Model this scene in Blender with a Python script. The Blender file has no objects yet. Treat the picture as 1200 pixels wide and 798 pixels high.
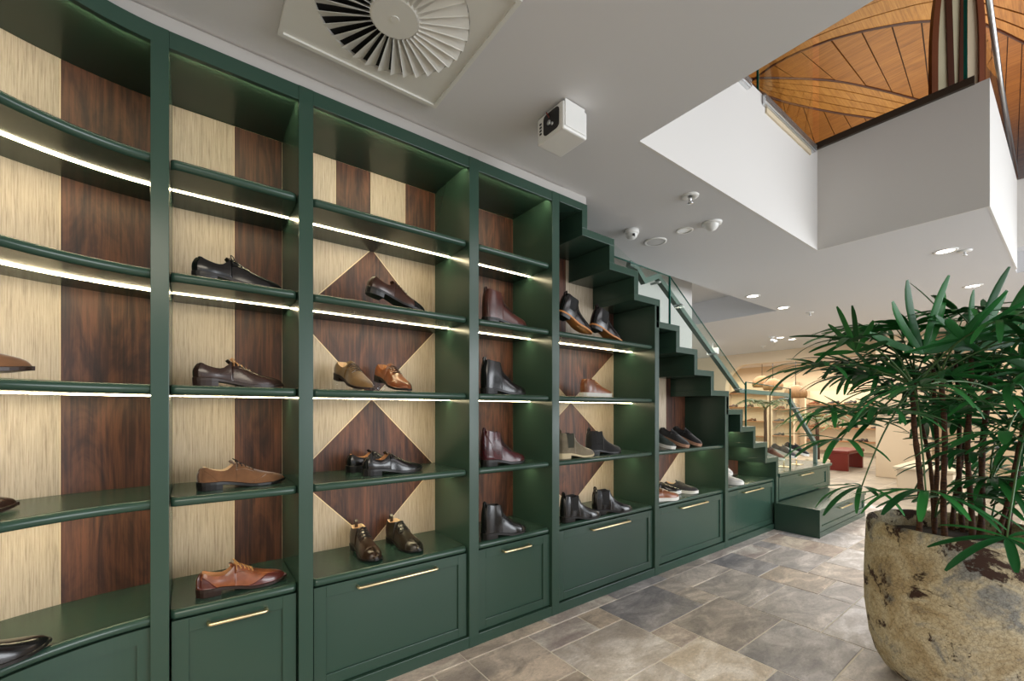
import bpy, bmesh, math, random
from mathutils import Vector, Matrix, noise as mnoise
random.seed(7)
PI = math.pi
R = math.radians
sc = bpy.context.scene
C = sc.collection

# ---------------------------------------------------------------- camera
cam_d = bpy.data.cameras.new('camera')
cam = bpy.data.objects.new('camera', cam_d)
C.objects.link(cam)
YAW = math.atan2(500, 664)                      # view axis, measured from the cabinet's normal
cam.location = (0, 0, 1.30)
cam.rotation_euler = (PI / 2, 0, -(PI / 2 - math.atan(664 / 500)))
cam_d.sensor_width = 36
cam_d.lens = 15.0
cam_d.shift_y = 82 / 1200
cam_d.clip_start = 0.05
sc.camera = cam

# ---------------------------------------------------------------- world, lights, exposure
w = bpy.data.worlds.new('world')
sc.world = w
w.use_nodes = True
bg = w.node_tree.nodes['Background']
bg.inputs[0].default_value = (0.90, 0.95, 1.0, 1)
bg.inputs[1].default_value = 0.65
sc.view_settings.view_transform = 'Standard'
sc.view_settings.look = 'None'
sc.view_settings.gamma = 1
sc.view_settings.use_curve_mapping = False
sc.view_settings.exposure = 0.45


def area(name, loc, rot, sx, sy, power, col=(1, 1, 1)):
    d = bpy.data.lights.new(name, 'AREA')
    d.shape = 'RECTANGLE'; d.size = sx; d.size_y = sy; d.energy = power; d.color = col
    o = bpy.data.objects.new(name, d)
    C.objects.link(o); o.location = loc; o.rotation_euler = rot
    return o


# daylight: shop window behind the viewer, upper floor windows, the lit rear shop
area('window_daylight', (6.5, -5.0, 1.6), (R(90), 0, R(12)), 8, 2.6, 380, (0.92, 0.96, 1))
area('upper_window_daylight', (4.8, -4.7, 4.9), (R(80), 0, 0), 4, 1.6, 45, (0.97, 0.98, 1))
area('upper_ceiling_fill', (8.0, 1.2, 4.6), (R(180), 0, 0), 4, 2.5, 42, (1, 0.90, 0.72))  # added upward fill that brightens only the timber ceiling
area('rear_shop_lamps', (13.3, 5.0, 2.62), (0, 0, 0), 3, 5, 190, (1, 0.92, 0.79))
area('left_shop_lamps', (-1.2, -1.2, 2.66), (0, 0, 0), 2.5, 2.5, 85, (1, 0.90, 0.74))
area('hall_lamps', (9.0, 3.0, 2.70), (0, 0, 0), 3, 5, 80, (1, 0.95, 0.87))


# ---------------------------------------------------------------- object helpers
def link(name, me, m, parent=None):
    o = bpy.data.objects.new(name, me)
    C.objects.link(o)
    for x in (m if isinstance(m, (list, tuple)) else [m]):
        me.materials.append(x)
    if parent:
        o.parent = parent
    return o


def thing(name, label, cat, loc=(0, 0, 0), rot=(0, 0, 0), group=None):
    o = bpy.data.objects.new(name, None)
    C.objects.link(o)
    o.empty_display_size = 0.1
    o.location = loc; o.rotation_euler = rot
    tag(o, label, cat, group)
    return o


def tag(o, label, cat, group=None):
    o['label'] = label; o['category'] = cat
    if group:
        o['group'] = group
    return o


def struct(o):
    o['kind'] = 'structure'
    return o


def copy_tree(o, parent=None):
    c = o.copy(); C.objects.link(c)
    if parent:
        c.parent = parent
    for ch in KIDS(o):
        copy_tree(ch, c)
    return c


def KIDS(o):
    return [x for x in list(C.objects) if x.parent == o]


class MB:
    def __init__(s):
        s.v = []; s.f = []; s.sm = []

    def add(s, vs, fs, smooth=False):
        n = len(s.v)
        s.v += [tuple(p) for p in vs]
        s.f += [tuple(i + n for i in f) for f in fs]
        s.sm += [smooth] * len(fs)
        return s

    def box(s, x0, x1, y0, y1, z0, z1):
        vs = [(x, y, z) for z in (z0, z1) for y in (y0, y1) for x in (x0, x1)]
        return s.add(vs, [(0, 2, 3, 1), (4, 5, 7, 6), (0, 1, 5, 4), (2, 6, 7, 3), (0, 4, 6, 2), (1, 3, 7, 5)])

    def bbox(s, x0, x1, y0, y1, z0, z1, b=0.004):      # box with chamfered edges
        bm = bmesh.new()
        bmesh.ops.create_cube(bm, size=1)
        for v in bm.verts:
            v.co = Vector((x0 + (v.co.x + .5) * (x1 - x0), y0 + (v.co.y + .5) * (y1 - y0), z0 + (v.co.z + .5) * (z1 - z0)))
        bmesh.ops.bevel(bm, geom=bm.edges[:], offset=b, segments=2, affect='EDGES', profile=0.5)
        return s.frombm(bm)

    def frombm(s, bm, smooth=False):
        bm.verts.index_update()
        s.add([v.co for v in bm.verts], [[v.index for v in f.verts] for f in bm.faces], smooth)
        bm.free()
        return s

    def prism(s, poly, a0, a1, axis='y'):              # poly of (u,w) pairs, extruded along an axis
        n = len(poly)
        def P(u, w_, a):
            return (u, a, w_) if axis == 'y' else ((u, w_, a) if axis == 'z' else (a, u, w_))
        vs = [P(u, q, a0) for u, q in poly] + [P(u, q, a1) for u, q in poly]
        fs = [tuple(range(n))[::-1], tuple(range(n, 2 * n))] + [(i, (i + 1) % n, n + (i + 1) % n, n + i) for i in range(n)]
        return s.add(vs, fs)

    def tube(s, pts, r, n=8, closed=False, cap=True):
        pts = [Vector(p) for p in pts]
        rs = r if isinstance(r, (list, tuple)) else [r] * len(pts)
        vs = []; k = len(pts); up = None
        for i, p in enumerate(pts):
            a = pts[(i - 1) % k] if (closed or i > 0) else p
            b = pts[(i + 1) % k] if (closed or i < k - 1) else p
            t = (b - a).normalized()
            if up is None:
                up = Vector((0, 0, 1)) if abs(t.z) < .9 else Vector((1, 0, 0))
            e = t.cross(up)
            if e.length < 1e-5:
                e = t.orthogonal()
            e.normalize(); g = e.cross(t).normalized(); up = g
            for j in range(n):
                q = 2 * PI * j / n
                vs.append(p + (e * math.cos(q) + g * math.sin(q)) * rs[i])
        fs = []
        for i in range(k if closed else k - 1):
            for j in range(n):
                a = i * n + j; b = i * n + (j + 1) % n; i2 = (i + 1) % k
                fs.append((a, b, i2 * n + (j + 1) % n, i2 * n + j))
        if cap and not closed:
            fs.append(tuple(range(n))[::-1]); fs.append(tuple(range((k - 1) * n, k * n)))
        return s.add(vs, fs, True)

    def lathe(s, prof, c=(0, 0, 0), n=32, smooth=True):
        vs = []
        for r, z in prof:
            for j in range(n):
                q = 2 * PI * j / n
                vs.append((c[0] + r * math.cos(q), c[1] + r * math.sin(q), c[2] + z))
        fs = []
        for i in range(len(prof) - 1):
            for j in range(n):
                fs.append((i * n + j, i * n + (j + 1) % n, (i + 1) * n + (j + 1) % n, (i + 1) * n + j))
        return s.add(vs, fs, smooth)

    def loft(s, rings, closed=True, caps=True, smooth=True):
        n = len(rings[0]); vs = [p for r_ in rings for p in r_]; fs = []
        for i in range(len(rings) - 1):
            for j in range(n if closed else n - 1):
                fs.append((i * n + j, i * n + (j + 1) % n, (i + 1) * n + (j + 1) % n, (i + 1) * n + j))
        if caps:
            fs.append(tuple(range(n))[::-1]); fs.append(tuple(range((len(rings) - 1) * n, len(rings) * n)))
        return s.add(vs, fs, smooth)

    def mesh(s, name, clean=False):
        me = bpy.data.meshes.new(name)
        me.from_pydata(s.v, [], s.f)
        me.polygons.foreach_set('use_smooth', s.sm)
        me.update()
        if clean:
            bm = bmesh.new(); bm.from_mesh(me)
            bmesh.ops.remove_doubles(bm, verts=bm.verts[:], dist=0.0002)
            bmesh.ops.dissolve_degenerate(bm, dist=0.00005, edges=bm.edges[:])
            bmesh.ops.recalc_face_normals(bm, faces=bm.faces[:])
            bm.to_mesh(me); bm.free()
        return me

    def build(s, name, m, parent=None, clean=False):
        return link(name, s.mesh(name, clean), m, parent)


def inset(poly, d):
    cx = sum(p[0] for p in poly) / len(poly); cz = sum(p[1] for p in poly) / len(poly)
    out = []
    n = len(poly)
    area2 = sum(poly[i][0] * poly[(i + 1) % n][1] - poly[(i + 1) % n][0] * poly[i][1] for i in range(n))
    sgn = 1 if area2 > 0 else -1
    for i in range(n):
        p0, p1, p2 = Vector(poly[i - 1]), Vector(poly[i]), Vector(poly[(i + 1) % n])
        e1 = (p1 - p0).normalized(); e2 = (p2 - p1).normalized()
        n1 = Vector((-e1.y, e1.x)) * sgn; n2 = Vector((-e2.y, e2.x)) * sgn
        k = d / max(.3, 1 + n1.dot(n2))
        q = p1 + (n1 + n2) * k
        out.append((q.x, q.y))
    return out


# ---------------------------------------------------------------- materials
def srgb(r, g, b):
    f = lambda c: (c / 255 / 12.92) if c <= 10 else ((c / 255 + .055) / 1.055) ** 2.4
    return (f(r), f(g), f(b), 1)


class NT:
    def __init__(s, name):
        s.m = bpy.data.materials.new(name); s.m.use_nodes = True
        s.t = s.m.node_tree; s.b = s.t.nodes['Principled BSDF']

    def n(s, kind, **kw):
        x = s.t.nodes.new(kind)
        for k, v in kw.items():
            if k.startswith('_'):
                x.inputs[k[1:].replace('_', ' ')].default_value = v
            else:
                setattr(x, k, v)
        return x

    def l(s, a, b):
        s.t.links.new(a, b)

    def pos(s, scale=(1, 1, 1), obj=False, rot=(0, 0, 0)):
        src = s.n('ShaderNodeTexCoord').outputs['Object'] if obj else s.n('ShaderNodeNewGeometry').outputs['Position']
        mp = s.n('ShaderNodeMapping'); mp.inputs['Scale'].default_value = scale; mp.inputs['Rotation'].default_value = rot
        s.l(src, mp.inputs['Vector'])
        return mp.outputs[0]

    def noise(s, vec, scale, detail=4, rough=.55, dist=0.0):
        x = s.n('ShaderNodeTexNoise'); x.inputs['Scale'].default_value = scale; x.inputs['Detail'].default_value = detail
        x.inputs['Roughness'].default_value = rough; x.inputs['Distortion'].default_value = dist
        s.l(vec, x.inputs['Vector'])
        return x.outputs['Fac']

    def ramp(s, fac, stops):
        x = s.n('ShaderNodeValToRGB'); e = x.color_ramp.elements
        while len(e) < len(stops):
            e.new(.5)
        for q, (p, c) in zip(e, stops):
            q.position = p; q.color = c
        s.l(fac, x.inputs['Fac'])
        return x.outputs['Color']

    def mix(s, fac, a, b, mode='MIX'):
        x = s.n('ShaderNodeMix'); x.data_type = 'RGBA'; x.blend_type = mode
        for sock, v in ((x.inputs[0], fac), (x.inputs[6], a), (x.inputs[7], b)):
            if hasattr(v, 'is_linked') or hasattr(v, 'links'):
                s.l(v, sock)
            else:
                sock.default_value = v
        return x.outputs[2]

    def bump(s, h, strength=.2, dist=.002):
        x = s.n('ShaderNodeBump'); x.inputs['Strength'].default_value = strength; x.inputs['Distance'].default_value = dist
        s.l(h, x.inputs['Height']); s.l(x.outputs[0], s.b.inputs['Normal'])

    def set(s, **kw):
        for k, v in kw.items():
            s.b.inputs[k.replace('_', ' ')].default_value = v
        return s


def plain(name, col, rough=.5, metal=0.0, **kw):
    t = NT(name); t.set(Base_Color=col, Roughness=rough, Metallic=metal, **kw)
    return t.m


def emit(name, col, strength):
    t = NT(name); t.set(Base_Color=(0, 0, 0, 1), Emission_Color=col, Emission_Strength=strength)
    return t.m


def wood(name, stops, fine=70.0, along=2.0, horiz=None, rough=.5, figure=.5):
    """straight grain running up z (or along x / y)"""
    t = NT(name)
    k = {None: (1, 1, .03), 'x': (.03, 1, 1), 'y': (1, .03, 1)}[horiz]
    oi = t.n('ShaderNodeObjectInfo')
    v = t.pos(k)
    sh = t.n('ShaderNodeVectorMath', operation='ADD'); t.l(v, sh.inputs[0])
    mul = t.n('ShaderNodeVectorMath', operation='SCALE'); mul.inputs[0].default_value = (7, 3, 5)
    t.l(oi.outputs['Random'], mul.inputs['Scale']); t.l(mul.outputs[0], sh.inputs[1])
    g1 = t.noise(sh.outputs[0], fine, 5, .65, .3)
    k2 = {None: (1, 1, .22), 'x': (.22, 1, 1), 'y': (1, .22, 1)}[horiz]
    v2 = t.pos(k2)
    sh2 = t.n('ShaderNodeVectorMath', operation='ADD'); t.l(v2, sh2.inputs[0]); t.l(mul.outputs[0], sh2.inputs[1])
    g2 = t.noise(sh2.outputs[0], fine * .12, 4, .6, 1.4)
    m = t.n('ShaderNodeMath', operation='MULTIPLY'); t.l(g2, m.inputs[0]); m.inputs[1].default_value = figure
    a = t.n('ShaderNodeMath', operation='MULTIPLY'); t.l(g1, a.inputs[0]); a.inputs[1].default_value = 1 - figure
    ad = t.n('ShaderNodeMath', operation='ADD'); t.l(m.outputs[0], ad.inputs[0]); t.l(a.outputs[0], ad.inputs[1])
    col = t.ramp(ad.outputs[0], stops)
    t.l(col, t.b.inputs['Base Color']); t.set(Roughness=rough)
    t.bump(g1, .15, .001)
    return t.m


def leather(name, col, rough=.3, dark=None, coat=.0, suede=False):
    t = NT(name)
    n1 = t.noise(t.pos((1, 1, 1), obj=True), 14, 3)
    d = dark or tuple(c * .55 for c in col[:3]) + (1,)
    t.l(t.ramp(n1, [(.3, d), (.62, col)]), t.b.inputs['Base Color'])
    t.set(Roughness=rough, Coat_Weight=coat, Coat_Roughness=.12)
    n2 = t.noise(t.pos((1, 1, 1), obj=True), 700 if suede else 350, 2)
    t.bump(n2, .5 if suede else .12, .0008)
    if suede:
        t.set(Sheen_Weight=.5, Sheen_Roughness=.4)
    return t.m


def glassy(name, tint, refl=.9):
    """thin architectural glass: clear transmission plus a fresnel mirror"""
    t = NT(name)
    tr = t.n('ShaderNodeBsdfTransparent'); tr.inputs[0].default_value = tint
    gl = t.n('ShaderNodeBsdfGlossy'); gl.inputs['Roughness'].default_value = 0.0
    fr = t.n('ShaderNodeFresnel'); fr.inputs[0].default_value = 1.45
    mx = t.n('ShaderNodeMixShader')
    ge = t.n('ShaderNodeNewGeometry'); iv = t.n('ShaderNodeMath', operation='SUBTRACT'); iv.inputs[0].default_value = 1; t.l(ge.outputs['Backfacing'], iv.inputs[1])
    mu = t.n('ShaderNodeMath', operation='MULTIPLY'); t.l(fr.outputs[0], mu.inputs[0]); t.l(iv.outputs[0], mu.inputs[1])
    t.l(mu.outputs[0], mx.inputs[0]); t.l(tr.outputs[0], mx.inputs[1]); t.l(gl.outputs[0], mx.inputs[2])
    t.l(mx.outputs[0], t.t.nodes['Material Output'].inputs['Surface'])
    return t.m


M = {}
M['green'] = plain('green_paint', (0.028, 0.063, 0.045, 1), .24)
M['green_rail'] = plain('grey_green_rail', srgb(112, 130, 122), .4, .3)
M['oak'] = wood('pale_oak', [(.30, srgb(142, 124, 102)), (.46, srgb(182, 165, 142)), (.66, srgb(202, 187, 164))], 260, figure=.12)
M['walnut'] = wood('dark_walnut', [(.34, srgb(26, 14, 10)), (.47, srgb(66, 38, 26)), (.62, srgb(110, 68, 46))], 90, figure=.55, rough=.5)
M['edge'] = plain('pale_edge_band', srgb(236, 218, 178), .5)
M['brass'] = plain('brushed_brass', (0.90, 0.74, 0.44, 1), .28, 1.0)
M['led'] = emit('led_strip', (1, 0.85, 0.52, 1), 30)
M['led_dim'] = emit('dim_led_strip', (1, 0.87, 0.54, 1), 36)
M['white'] = plain('white_plaster', srgb(212, 210, 206), .8)
M['ceil'] = plain('ceiling_paint', srgb(206, 206, 207), .85)
M['fascia'] = plain('fascia_paint', srgb(176, 173, 169), .8)
M['beige'] = plain('warm_beige_wall', srgb(214, 194, 166), .85)
M['whiteplastic'] = plain('white_plastic', srgb(225, 225, 222), .4)
M['metalwhite'] = plain('white_powder_coat', srgb(214, 214, 208), .45)
M['black'] = plain('black_void', srgb(12, 12, 12), .7)
M['blackplastic'] = plain('black_plastic', srgb(20, 18, 17), .3)
M['alu'] = plain('aluminium', (.72, .74, .76, 1), .32, 1.0)
M['darkstrip'] = plain('dark_bronze_strip', srgb(58, 48, 38), .45)
M['glass'] = glassy('clear_glass', (.93, .97, .95, 1))
M['glass_edge'] = plain('green_glass_edge', srgb(20, 84, 72), .15)
M['acrylic'] = glassy('clear_acrylic', (.95, .96, .96, 1))
M['lamp'] = emit('downlight_lens', (1, .93, .80, 1), 9)
M['bulb'] = emit('warm_bulb', (1, .86, .62, 1), 18)
M['plinthlit'] = plain('pale_shelf_back', srgb(226, 208, 176), .8)
M['timber'] = wood('honey_timber', [(.3, srgb(130, 78, 32)), (.5, srgb(178, 118, 54)), (.7, srgb(204, 146, 78))], 70, horiz='x', figure=.35, rough=.4)
M['timber_red'] = wood('amber_timber', [(.3, srgb(112, 64, 26)), (.5, srgb(156, 96, 40)), (.7, srgb(180, 120, 56))], 60, horiz='y', figure=.35, rough=.4)
M['rib'] = plain('dark_timber_rib', srgb(74, 34, 18), .45)
M['screenwood'] = plain('brown_screen_wood', srgb(118, 62, 36), .45)
M['rattan'] = wood('woven_rattan', [(.3, srgb(80, 54, 30)), (.55, srgb(140, 104, 62)), (.75, srgb(176, 140, 92))], 120, figure=.3)
M['linen'] = plain('cream_weave', srgb(206, 192, 164), .8)
M['red'] = plain('red_brown_leather', srgb(116, 34, 20), .45)
M['soil'] = plain('dark_soil', srgb(52, 38, 26), .95)


def tile_mat():
    t = NT('travertine')
    oi = t.n('ShaderNodeObjectInfo')
    base = t.ramp(oi.outputs['Random'], [(0, srgb(178, 174, 170)), (.18, srgb(196, 184, 168)), (.36, srgb(158, 156, 157)), (.55, srgb(204, 200, 195)),
                                         (.72, srgb(184, 170, 152)), (.86, srgb(152, 151, 153)), (1, srgb(208, 199, 186))])
    off = t.n('ShaderNodeVectorMath', operation='SCALE'); off.inputs[0].default_value = (13, 9, 4)
    t.l(oi.outputs['Random'], off.inputs['Scale'])
    ad = t.n('ShaderNodeVectorMath', operation='ADD'); t.l(t.pos((1, 1.9, 1)), ad.inputs[0]); t.l(off.outputs[0], ad.inputs[1])
    big = t.noise(ad.outputs[0], 3.2, 6, .62, .8)
    cloud = t.ramp(big, [(.36, srgb(92, 89, 89)), (.5, srgb(164, 159, 154)), (.63, srgb(232, 227, 220))])
    c1 = t.mix(.55, base, cloud, 'OVERLAY')
    fine = t.noise(ad.outputs[0], 34, 10, .85, .4)
    pits = t.ramp(fine, [(.33, (.42, .40, .39, 1)), (.45, (.85, .85, .85, 1)), (.56, (1.0, 1.0, 1.0, 1)), (.66, (1.45, 1.44, 1.42, 1))])
    c2 = t.mix(.85, c1, pits, 'MULTIPLY')
    t.l(t.mix(1.0, c2, (1.12, 1.13, 1.24, 1), 'MULTIPLY'), t.b.inputs['Base Color'])
    t.set(Roughness=.42)
    t.bump(fine, .25, .002)
    return t.m


M['tile'] = tile_mat()
M['grout'] = plain('pale_grout', srgb(226, 220, 210), .9)


def pot_mat():
    t = NT('weathered_stone_pot')
    p = t.pos((1, 1, 1), obj=True)
    n1 = t.noise(p, 5, 6, .65, .6)
    base = t.ramp(n1, [(.3, srgb(112, 110, 106)), (.42, srgb(166, 148, 114)), (.54, srgb(192, 180, 152)), (.64, srgb(136, 136, 132))])
    n3 = t.noise(p, 75, 8, .85)
    base = t.mix(.6, base, t.ramp(n3, [(.38, (.35, .32, .28, 1)), (.52, (1, 1, 1, 1)), (.66, (1.25, 1.24, 1.2, 1))]), 'MULTIPLY')
    vo = t.n('ShaderNodeTexVoronoi', feature='DISTANCE_TO_EDGE'); vo.inputs['Scale'].default_value = 55
    nw = t.n('ShaderNodeVectorMath', operation='ADD'); t.l(p, nw.inputs[0])
    nz = t.n('ShaderNodeTexNoise'); nz.inputs['Scale'].default_value = 30; t.l(p, nz.inputs['Vector'])
    sc_ = t.n('ShaderNodeVectorMath', operation='SCALE'); sc_.inputs['Scale'].default_value = .035; t.l(nz.outputs['Color'], sc_.inputs[0]); t.l(sc_.outputs[0], nw.inputs[1])
    t.l(nw.outputs[0], vo.inputs['Vector'])
    base = t.mix(.55, base, t.ramp(vo.outputs['Distance'], [(.0, (.25, .22, .18, 1)), (.07, (1, 1, 1, 1))]), 'MULTIPLY')
    n2 = t.noise(p, 4.2, 9, .72, .35)
    mask = t.ramp(n2, [(.555, (0, 0, 0, 1)), (.575, (1, 1, 1, 1))])
    col = t.mix(mask, base, srgb(58, 36, 26))
    t.l(col, t.b.inputs['Base Color']); t.set(Roughness=.9)
    inv = t.n('ShaderNodeMath', operation='SUBTRACT'); inv.inputs[0].default_value = 1; t.l(mask, inv.inputs[1])
    ad = t.n('ShaderNodeMath', operation='MULTIPLY_ADD'); t.l(n3, ad.inputs[0]); ad.inputs[1].default_value = .35; t.l(inv.outputs[0], ad.inputs[2])
    t.bump(ad.outputs[0], .8, .006)
    return t.m


def leaf_mat(name, c0, c1):
    t = NT(name)
    oi = t.n('ShaderNodeObjectInfo')
    t.l(t.ramp(oi.outputs['Random'], [(0, c0), (1, c1)]), t.b.inputs['Base Color'])
    t.set(Roughness=.42, Specular_IOR_Level=.32)
    return t.m


M['pot'] = pot_mat()
M['leaf'] = leaf_mat('palm_leaf', (.010, .070, .020, 1), (.032, .200, .045, 1))
M['stem'] = plain('green_petiole', (.05, .11, .03, 1), .5)


def cane_mat():
    t = NT('fibrous_cane')
    p = t.pos((1, 1, 4), obj=True)
    n1 = t.noise(p, 40, 5, .7)
    t.l(t.ramp(n1, [(.35, srgb(28, 16, 10)), (.65, srgb(92, 58, 36))]), t.b.inputs['Base Color'])
    t.set(Roughness=.9); t.bump(n1, .8, .004)
    return t.m


M['cane'] = cane_mat()

L_ = {
    'black': leather('black_leather', srgb(22, 20, 21), .22, coat=.4),
    'blackmatte': leather('black_suede', srgb(20, 19, 21), .85, suede=True),
    'darkbrown': leather('dark_brown_leather', srgb(56, 36, 30), .25, coat=.4),
    'oxbrown': leather('oxford_brown_leather', srgb(66, 38, 28), .3, coat=.3),
    'olivebrown': leather('olive_brown_leather', srgb(40, 33, 24), .28, coat=.35),
    'chukka': leather('chestnut_dark_leather', srgb(54, 35, 23), .28, coat=.35),
    'suede': leather('tan_suede', srgb(118, 80, 50), .9, suede=True),
    'olivesuede': leather('khaki_suede', srgb(128, 96, 54), .9, suede=True),
    'tan': leather('tan_leather', srgb(142, 80, 46), .28, dark=srgb(88, 42, 26), coat=.4),
    'cognac': leather('cognac_leather', srgb(146, 84, 46), .3, coat=.3),
    'burg': leather('burgundy_leather', srgb(74, 24, 30), .26, coat=.45),
    'burg2': leather('red_brown_boot_leather', srgb(84, 42, 34), .3, coat=.3),
    'taupe': leather('taupe_suede', srgb(128, 118, 98), .9, suede=True),
    'white': leather('white_leather', srgb(226, 224, 220), .5),
    'grey': leather('dark_grey_knit', srgb(58, 58, 60), .9, suede=True),
    'navy': leather('charcoal_leather', srgb(42, 42, 48), .5),
    'dkgreen': leather('slate_green_leather', srgb(58, 70, 66), .6),
}
S_ = {
    'black': plain('black_sole', srgb(20, 17, 16), .4), 'brown': plain('dark_brown_sole', srgb(44, 28, 22), .4),
    'white': plain('white_rubber', srgb(228, 226, 220), .5), 'gum': plain('tan_rubber', srgb(168, 128, 104), .5),
    'cream': plain('cream_crepe', srgb(212, 196, 160), .6), 'tan': plain('tan_leather_sole', srgb(196, 130, 70), .5),
}
M['lining'] = plain('tan_lining', srgb(176, 122, 74), .6)
M['lining_cream'] = plain('cream_lining', srgb(220, 190, 150), .6)
M['lining_dark'] = plain('dark_lining', srgb(30, 28, 28), .7)
M['elastic'] = plain('black_elastic', srgb(14, 14, 15), .8)
M['elastic_g'] = plain('grey_elastic', srgb(50, 52, 42), .85)
M['lace_dark'] = plain('dark_lace', srgb(40, 28, 22), .7)
M['lace_tan'] = plain('tan_lace', srgb(190, 140, 84), .7)
M['lace_white'] = plain('white_lace', srgb(226, 224, 218), .7)
M['lace_black'] = plain('black_lace', srgb(16, 15, 15), .7)

# ================================================================ THE SETTING
H_CEIL = 2.7475
# ---- floor
fl = MB()
fl.box(-3, 17, -5, 9.5, -.15, -.0035)
floor = struct(fl.build('floor', M['grout']))


def tile_mesh(nx, ny):
    m = MB(); g = .004
    return m.bbox(g, nx * .2 - g, g, ny * .2 - g, -.022, 0, .0025).mesh('tile_%dx%d' % (nx, ny))


TM = {}
def put_tile(i, j, nx, ny, x0, y0):
    k = (nx, ny)
    if k not in TM:
        TM[k] = tile_mesh(nx, ny); TM[k].materials.append(M['tile'])
    o = bpy.data.objects.new('tile', TM[k]); C.objects.link(o)
    o.parent = floor
    o.location = (x0 + i * .2, y0 + j * .2, random.uniform(-.0008, .0008))


GX0, GY0 = -.45, -1.29           # grid origin; rows end at y = 1.91 (the border strip)
NX, NY = 40, 16
occ = [[False] * NY for _ in range(NX)]
cnt = 0
# the near tiles seen most clearly, as (i, j, nx, ny)
near = [(10, 13, 3, 2), (8, 14, 2, 2), (13, 14, 3, 2), (12, 11, 2, 2), (10, 11, 2, 2), (14, 12, 3, 2), (16, 14, 1, 2), (17, 13, 3, 2), (14, 10, 3, 2),
        (12, 9, 2, 2), (17, 11, 3, 2), (13, 13, 1, 1), (20, 14, 2, 2), (17, 15, 3, 1), (20, 12, 2, 2), (17, 9, 3, 2), (15, 8, 2, 2)]
rest = []
def fits(i, j, nx, ny):
    return i + nx <= NX and j + ny <= NY and not any(occ[a][b] for a in range(i, i + nx) for b in range(j, j + ny))
def take(i, j, nx, ny):
    global cnt
    for a in range(i, i + nx):
        for b in range(j, j + ny):
            occ[a][b] = True
    # keep the tiles the camera sees largest
    cx, cy = GX0 + (i + nx / 2) * .2, GY0 + (j + ny / 2) * .2
    rest.append((cx * cx + cy * cy, i, j, nx, ny))
for t_ in near:
    if fits(*t_):
        take(*t_)
for i in range(NX):
    for j in range(NY):
        if not occ[i][j]:
            opts = [(3, 2), (2, 2), (2, 3), (2, 1), (3, 2), (2, 2), (1, 2), (1, 1)]
            random.shuffle(opts)
            opts = sorted(opts[:3], key=lambda q: -q[0] * q[1]) + [(2, 1), (1, 2), (1, 1)]
            for nx, ny in opts:
                if fits(i, j, nx, ny):
                    take(i, j, nx, ny); break
rest.sort()
for d_, i, j, nx, ny in rest[:285]:
    put_tile(i, j, nx, ny, GX0, GY0)
far = MB()
for d_, i, j, nx, ny in rest[285:]:
    far.box(GX0 + i * .2 + .0035, GX0 + (i + nx) * .2 - .0035, GY0 + j * .2 + .0035, GY0 + (j + ny) * .2 - .0035, -.02, 0)
# border strip tiles along the cabinet
for k in range(12):
    m = MB(); m.bbox(-.05 + k * .6 + .003, .55 + k * .6 - .003, 1.9135, 2.06, -.022, 0, .002)
    o = m.build('border_tile', M['tile'], floor)


def far_tile():                     # more of the same floor, too far away to tell the stones apart
    t = NT('far_travertine')
    br = t.n('ShaderNodeTexBrick'); br.inputs['Scale'].default_value = 1.0
    br.inputs['Brick Width'].default_value = .6; br.inputs['Row Height'].default_value = .4; br.inputs['Mortar Size'].default_value = .006
    br.inputs['Color1'].default_value = srgb(176, 164, 146); br.inputs['Color2'].default_value = srgb(150, 140, 128); br.inputs['Mortar'].default_value = srgb(196, 190, 180)
    t.l(t.pos(), br.inputs['Vector'])
    n1 = t.noise(t.pos(), 4, 5)
    t.l(t.mix(.6, br.outputs['Color'], t.ramp(n1, [(.35, (.55, .54, .52, 1)), (.65, (1.1, 1.1, 1.08, 1))]), 'MULTIPLY'), t.b.inputs['Base Color'])
    t.set(Roughness=.45)
    return t.m


M['fartile'] = far_tile()
far.box(GX0 + NX * .2, 17, -5, 9.5, -.02, 0)
far.box(GX0, GX0 + NX * .2, -5, GY0, -.02, 0)
far.box(5.3, GX0 + NX * .2, 3.1, 9.5, -.02, 0)
far.box(6.9, GX0 + NX * .2, 1.91, 3.1, -.02, 0)
far.box(-3, GX0, -5, 1.0, -.02, 0)
o = far.build('far_paving', M['fartile'], floor); o['kind'] = 'stuff'

# ---- ceiling slab with the openings
cl = MB()
Z1 = 3.655
cl.box(-3, 1.925, -5, 2.0, H_CEIL, Z1)
cl.box(-3, 1.925, 2.0, 2.64, 2.75, Z1)
cl.box(1.925, 6.80, 1.43, 2.64, H_CEIL, Z1)
cl.box(4.53, 6.80, .39, 1.43, H_CEIL, Z1)
cl.box(6.80, 11.3, .39, 9.5, H_CEIL, Z1)
cl.box(11.3, 17, -5, 9.5, 2.77, Z1)
cl.box(6.76, 6.95, -5, .39, 2.97, Z1)
cl.box(6.95, 11.3, -5, .39, H_CEIL, Z1)
cl.box(1.9, 6.80, 2.64, 9.5, 3.11, Z1)
struct(cl.build('ceiling', M['ceil']))
# the bright plaster faces of the opening's edges
vf = MB()
vf.box(1.93, 4.53, 1.418, 1.43, H_CEIL - .001, Z1)
vf.box(4.518, 4.53, .378, 1.418, H_CEIL - .001, Z1)
vf.box(4.53, 6.76, .378, .39, H_CEIL - .001, Z1)
vf.box(6.748, 6.76, -5, .378, 2.969, Z1)
struct(vf.build('trim_1', M['white']))
tr = MB(); tr.box(-.9, 2.145, 2.012, 2.04, 2.69, H_CEIL)
struct(tr.build('trim_2', M['fascia']))
tr = MB(); tr.box(4.49, 4.518, .45, 1.43, Z1 - .005, Z1 + .05)
struct(tr.build('trim_3', M['darkstrip']))
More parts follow.
